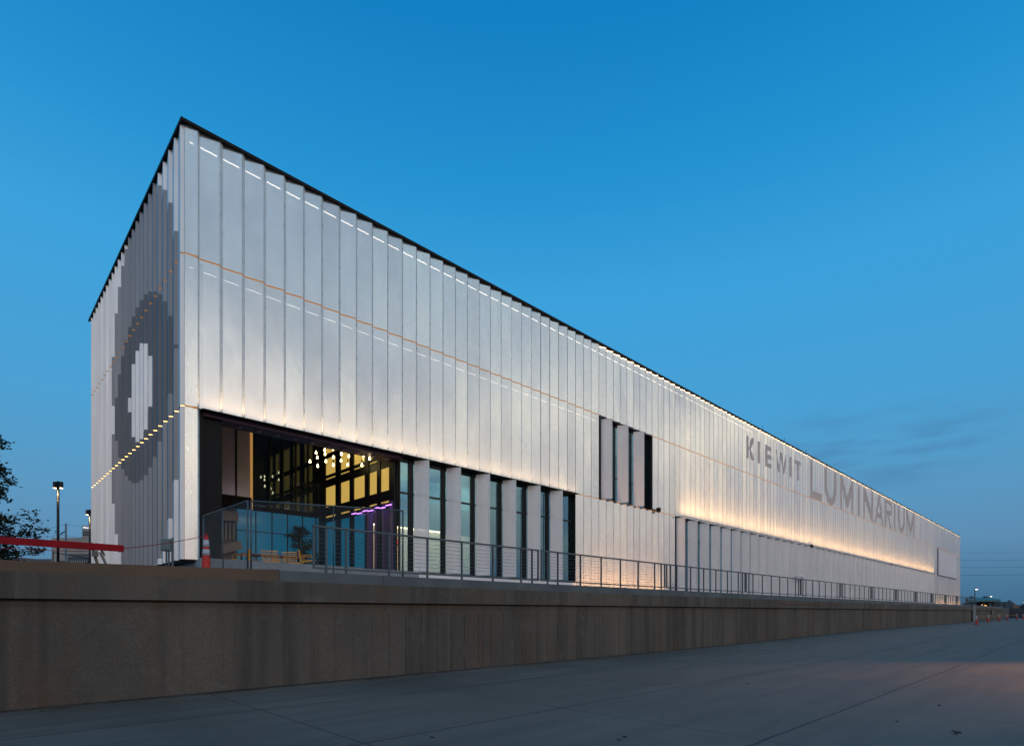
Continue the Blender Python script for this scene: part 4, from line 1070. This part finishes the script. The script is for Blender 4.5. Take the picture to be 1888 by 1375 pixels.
tree(113, 46, ZTER-.05, 3.6, 1.5, 'small sparse tree with brown buds by the lamp post', m_leaf2, nb=22, leaf=.045, nl=6, levels=.14, zlow=.12, seed=8)

# ------------------------------------------------------------------ left background
def bbox_px(mb, x0, x1, y0, d, depth=20, zb=-1, mi=0):      # a building block whose front faces the viewer
    a = pt(x0, y0, d); b_ = pt(x1, y0, d); f = Vector((CF, SF, 0))*depth
    A = [Vector((a.x, a.y, zb)), Vector((b_.x, b_.y, zb)), Vector((b_.x, b_.y, zb))+f, Vector((a.x, a.y, zb))+f]
    T = [Vector((q.x, q.y, a.z)) for q in A]
    for i in range(4): mb.quad([A[i], A[(i+1) % 4], T[(i+1) % 4], T[i]], mi)
    mb.quad(T, mi)
m_beige = mat('beige_precast', (.34,.32,.29), .8, noise=(.2, (.28,.26,.24), .8))
m_far = mat('far_window', (.03,.05,.07), .2)
bg = thing('beige_building', pt(130, 1040, 120), 'beige windowed building behind the plaza lamp posts', 'building')
mb = MB(); bbox_px(mb, 95, 150, 991, 120, 18); bbox_px(mb, 150, 240, 988, 119.5, 18); mb.build('wall', m_beige, bg)
for y0, y1 in ((1021, 1023.5), (1026, 1041)):
    mb = MB(); bbox_px(mb, 125, 236, y0, 119.2, .1, zb=pt(0, y1, 119.2).z); mb.build('window', m_far, bg)
mb = MB()
for i in range(14): 
    a = pt(131+i*4.2, 1033, 118.9); mb.box(a.x-.08, a.x+.08, a.y-.08, a.y+.08, -1, a.z)
mb.build('bollards', mat('bollard', (.25,.28,.29), .7), bg)
tw = thing('office_tower', pt(180, 1000, 480), 'distant grey office tower with a lit white roof sign peeping past the hall', 'building')
mb = MB(); bbox_px(mb, 151.5, 230, 968.5, 480, 30); mb.build('wall', mat('tower_grey', (.22,.23,.25), .8), tw)
for k in range(3):
    mb = MB()
    for i in range(24):
        x = 152.8+i*3; bbox_px(mb, x, x+1.5, 979.4+k*4.6, 479.2, .3, zb=pt(0, 982+k*4.6, 479.2).z)
    mb.build('window', m_far, tw)
rotv = Matrix.Rotation(R(-44.19), 3, 'Z') @ face_s
text_mesh('letters', 'Wood', 2.6, mat('sign_lit', (1,1,1), .5, emit=(.9,.95,1), es=1.2), pt(160.5, 972.4, 478.5), rotv, tw, extrude=.1)
for ob in [o for o in tw.children if o.name.startswith('letters')]: pass
rb = thing('red_roofed_shed', pt(60, 1035, 200), 'low far shed with a dull red roof left of the beige building', 'building')
mb = MB(); a, b_ = pt(24, 1026.5, 200), pt(90, 1032, 185); f = Vector((CF, SF, 0))*8
mb.quad([Vector((a.x,a.y,a.z-1.6)), Vector((b_.x,b_.y,b_.z-.6)), b_, a]); mb.quad([a, b_, b_+f, a+f]); mb.build('roof', mat('dull_red', (.16,.035,.045), .7), rb)
mb = MB(); bbox_px(mb, -40, 95, 1030, 184, 10); mb.build('wall', mat('shed_wall', (.10,.12,.14), .8), rb)
gl = thing('low_wall', pt(30, 1040, 60), 'low grey wall across the plaza behind the barricade', 'wall')
mb = MB(); bbox_px(mb, -120, 92, 1034.5, 62, .4); mb.build('wall_body', mat('low_wall', (.10,.12,.125), .85), gl)
# utility pole
up = pt(121.5, 965, 63.7); t = thing('utility_pole', (up.x, up.y, ZTER-.05), 'grey steel utility pole behind the near lamp post', 'utility pole')
mb = MB(); mb.tube([(up.x, up.y, ZTER-.05), tuple(up)], [.14, .09], 10); mb.build('pole', mat('pole_steel', (.13,.19,.24), .5, .3), t)
a, b_ = pt(121, 978, 63.7), pt(111, 985, 63.7); mb = MB(); mb.tube([a, b_], .04, 6)
for k in range(4): c_ = a.lerp(b_, .35+k*.18); mb.lathe([(.09,-.03),(.09,.03)], c_, 8)
mb.build('insulator_arm', m_lampblk, t)
def wire(a, b_, sag, label, r=.03, grp=None):
    mb = MB(); mb.tube([a.lerp(b_, k/12)-Vector((0,0,sag*4*(k/12)*(1-k/12))) for k in range(13)], r, 4); tag(mb.build('overhead_wire', m_black), label, 'wire', grp)
wire(pt(-80, 985, 70), pt(121, 966, 63.7), .6, 'upper overhead wire left of the utility pole', .012)
wire(pt(-80, 1005, 70), pt(111, 985, 63.7), .4, 'lower overhead wire left of the utility pole', .014)
wire(pt(121, 966, 63.7), pt(230, 972, 75), .2, 'upper overhead wire between the utility pole and the hall', .012)
wire(pt(111, 985, 63.7), pt(230, 992, 75), .3, 'lower overhead wire between the utility pole and the hall', .014)
for i, (ya, yb_) in enumerate(((1017.5, 1018), (1031.5, 1030.5), (1044.5, 1043.5), (1058.5, 1057.5))):
    wire(pt(1700, ya, 190), pt(1960, yb_-1, 190), .4, ['topmost', 'second highest', 'third highest', 'lowest'][i]+' of the power lines right of the hall end', .03 if i else .014, 'power lines right of the hall')
# pipe gate frame left
gt = thing('pipe_gate', pt(98, 1045, 26), 'thin grey pipe gate frame behind the barricade board', 'gate')
mb = MB(); a = pt(98, 1016, 26); mb.tube([(a.x, a.y, ZTER-.05), tuple(a)], .025, 6); mb.build('post', m_steel, gt)
mb = MB(); mb.tube([pt(98, 1018, 26), pt(168, 1030, 28)], .018, 6); mb.tube([pt(146, 1043, 27), pt(168, 1033, 28)], .018, 6); mb.build('rail', m_black, gt)

# ------------------------------------------------------------------ right background
pv = thing('pavilion', pt(1815, 1120, 180), 'low pavilion with a green metal roof beyond the end of the hall', 'building')
D = 180
mb = MB(); e1, e2, e3, e4 = pt(1779, 1105, D-6), pt(1844.5, 1106, D), pt(1846, 1104.3, D+14), pt(1788, 1103.5, D+12); r1, r2 = pt(1799, 1100.6, D+4), pt(1822, 1101, D+7)
dn = Vector((0,0,-.45))
for q in ([e1, e2, r2, r1], [e2, e3, r2], [e3, e4, r1, r2], [e4, e1, r1], [e1+dn, e2+dn, e2, e1], [e2+dn, e3+dn, e3, e2], [e4+dn, e3+dn, e2+dn, e1+dn]): mb.quad(q)
mb.build('roof', mat('green_roof', (.012,.12,.12), .5, noise=(.8, (.01,.08,.085), .8)), pv)
for px in (1799, 1813, 1825.5, 1837):
    mb = MB(); a = pt(px, 1107, D); mb.box(a.x-.25, a.x+.25, a.y-.25, a.y+.25, 1.6, a.z-.3); mb.build('column', mat('pav_col', (.10,.13,.16), .7), pv)
mb = MB(); bbox_px(mb, 1800, 1843, 1108.6, D+6, 4, zb=1.6); mb.build('wall', mat('pav_wall', (.035,.03,.035), .8), pv)
for px, wd in ((1794, 4), (1820, 4.5)):
    mb = MB(); bbox_px(mb, px-wd/2, px+wd/2, 1098.8, D+5, 1.2, zb=pt(0, 1102.5, D+5).z); mb.build('roof_unit', mat('unit', (.09,.10,.12), .7), pv)
mb = MB()
for px, py in ((1810.5, 1114.5), (1816, 1115.4), (1818, 1116)): q = pt(px, py, D-2); mb.lathe([(.16, -.1), (.16, .1)], q, 8)
mb.build('warm_lights', mat('warm_far', (1,.5,.2), .5, emit=(1,.48,.18), es=1.6), pv)
fn = thing('far_fence', pt(1860, 1118, 150), 'grey post and rail fence beyond the pavilion', 'fence')
for px in (1846, 1856, 1867):
    mb = MB(); q = pt(px, 1110.5, 150); mb.box(q.x-.2, q.x+.2, q.y-.2, q.y+.2, 1.5, q.z); mb.build('post', mat('ff', (.09,.12,.14), .7), fn)
mb = MB(); mb.tube([pt(1838, 1111, 150), pt(1868, 1111.5, 150)], .06, 5); mb.tube([pt(1838, 1118, 150), pt(1868, 1118.3, 150)], .06, 5); mb.build('rail', m_steel, fn)
pb = pt(1861, 1106, 150); mb = MB(); mb.box(pb.x-.3, pb.x+.3, pb.y-.3, pb.y+.3, .5, pb.z); tag(mb.build('gate_pier', mat('gp', (.07,.10,.13), .7)), 'taller dark gate pier right of the pavilion', 'pier')
mb = MB(); a, b_, c_ = pt(1866, 1108.5, 160), pt(1882, 1120, 160), pt(1866, 1122, 160); f = Vector((CF, SF, 0))*6
mb.quad([c_, b_, a]); mb.quad([a, b_, b_+f, a+f]); mb.quad([c_+f, a+f, b_+f]); mb.quad([c_, a, a+f, c_+f]); tag(mb.build('stone_ramp', mat('ramp_sand', (.16,.105,.07), .8)), 'sand coloured sloping ramp wall at the right beyond the abutment', 'ramp')
mb = MB(); random.seed(21)
for i in range(900):
    px = 1770+random.random()*260; hgt = 5+4*math.sin(px*.06)+3*math.sin(px*.17); q = pt(px, 1127-random.random()*(hgt+9), 300+random.random()*40)
    leaf_cluster(mb, q, 5, .7, .55, .6)
tag(mb.build('far_woods', mat('far_leaf', (.018,.035,.042), .9)), 'dark band of far trees on the right horizon', 'woods', kind='stuff')
mb = MB()
prev = None
for i in range(81):
    a = -900+i*40; x = a; h_ = 6+5*math.sin(i*.7)+3*math.sin(i*1.9+1)
mb.quad([pt(1500, 1118, 900), pt(2600, 1112, 900), Vector((*pt(2600, 1127, 900).xy, -1)), Vector((*pt(1500, 1127, 900).xy, -1))][::-1])
f = Vector((CF, SF, 0))*200
mb.quad([pt(1500, 1118, 900), pt(2600, 1112, 900), pt(2600, 1112, 900)+f, pt(1500, 1118, 900)+f])
tag(mb.build('hill', mat('hill', (.03,.05,.06), .9)), kind='structure')
mb = MB(); mb.quad([pt(-1200, 1124, 1200), pt(900, 1124, 1200), Vector((*pt(900, 1127, 1200).xy, -1)), Vector((*pt(-1200, 1127, 1200).xy, -1))][::-1]); mb.quad([pt(-1200, 1124, 1200), pt(900, 1124, 1200), pt(900, 1124, 1200)+f, pt(-1200, 1124, 1200)+f])
tag(mb.build('hill', mat('hill_left', (.03,.05,.06), .9)), kind='structure')
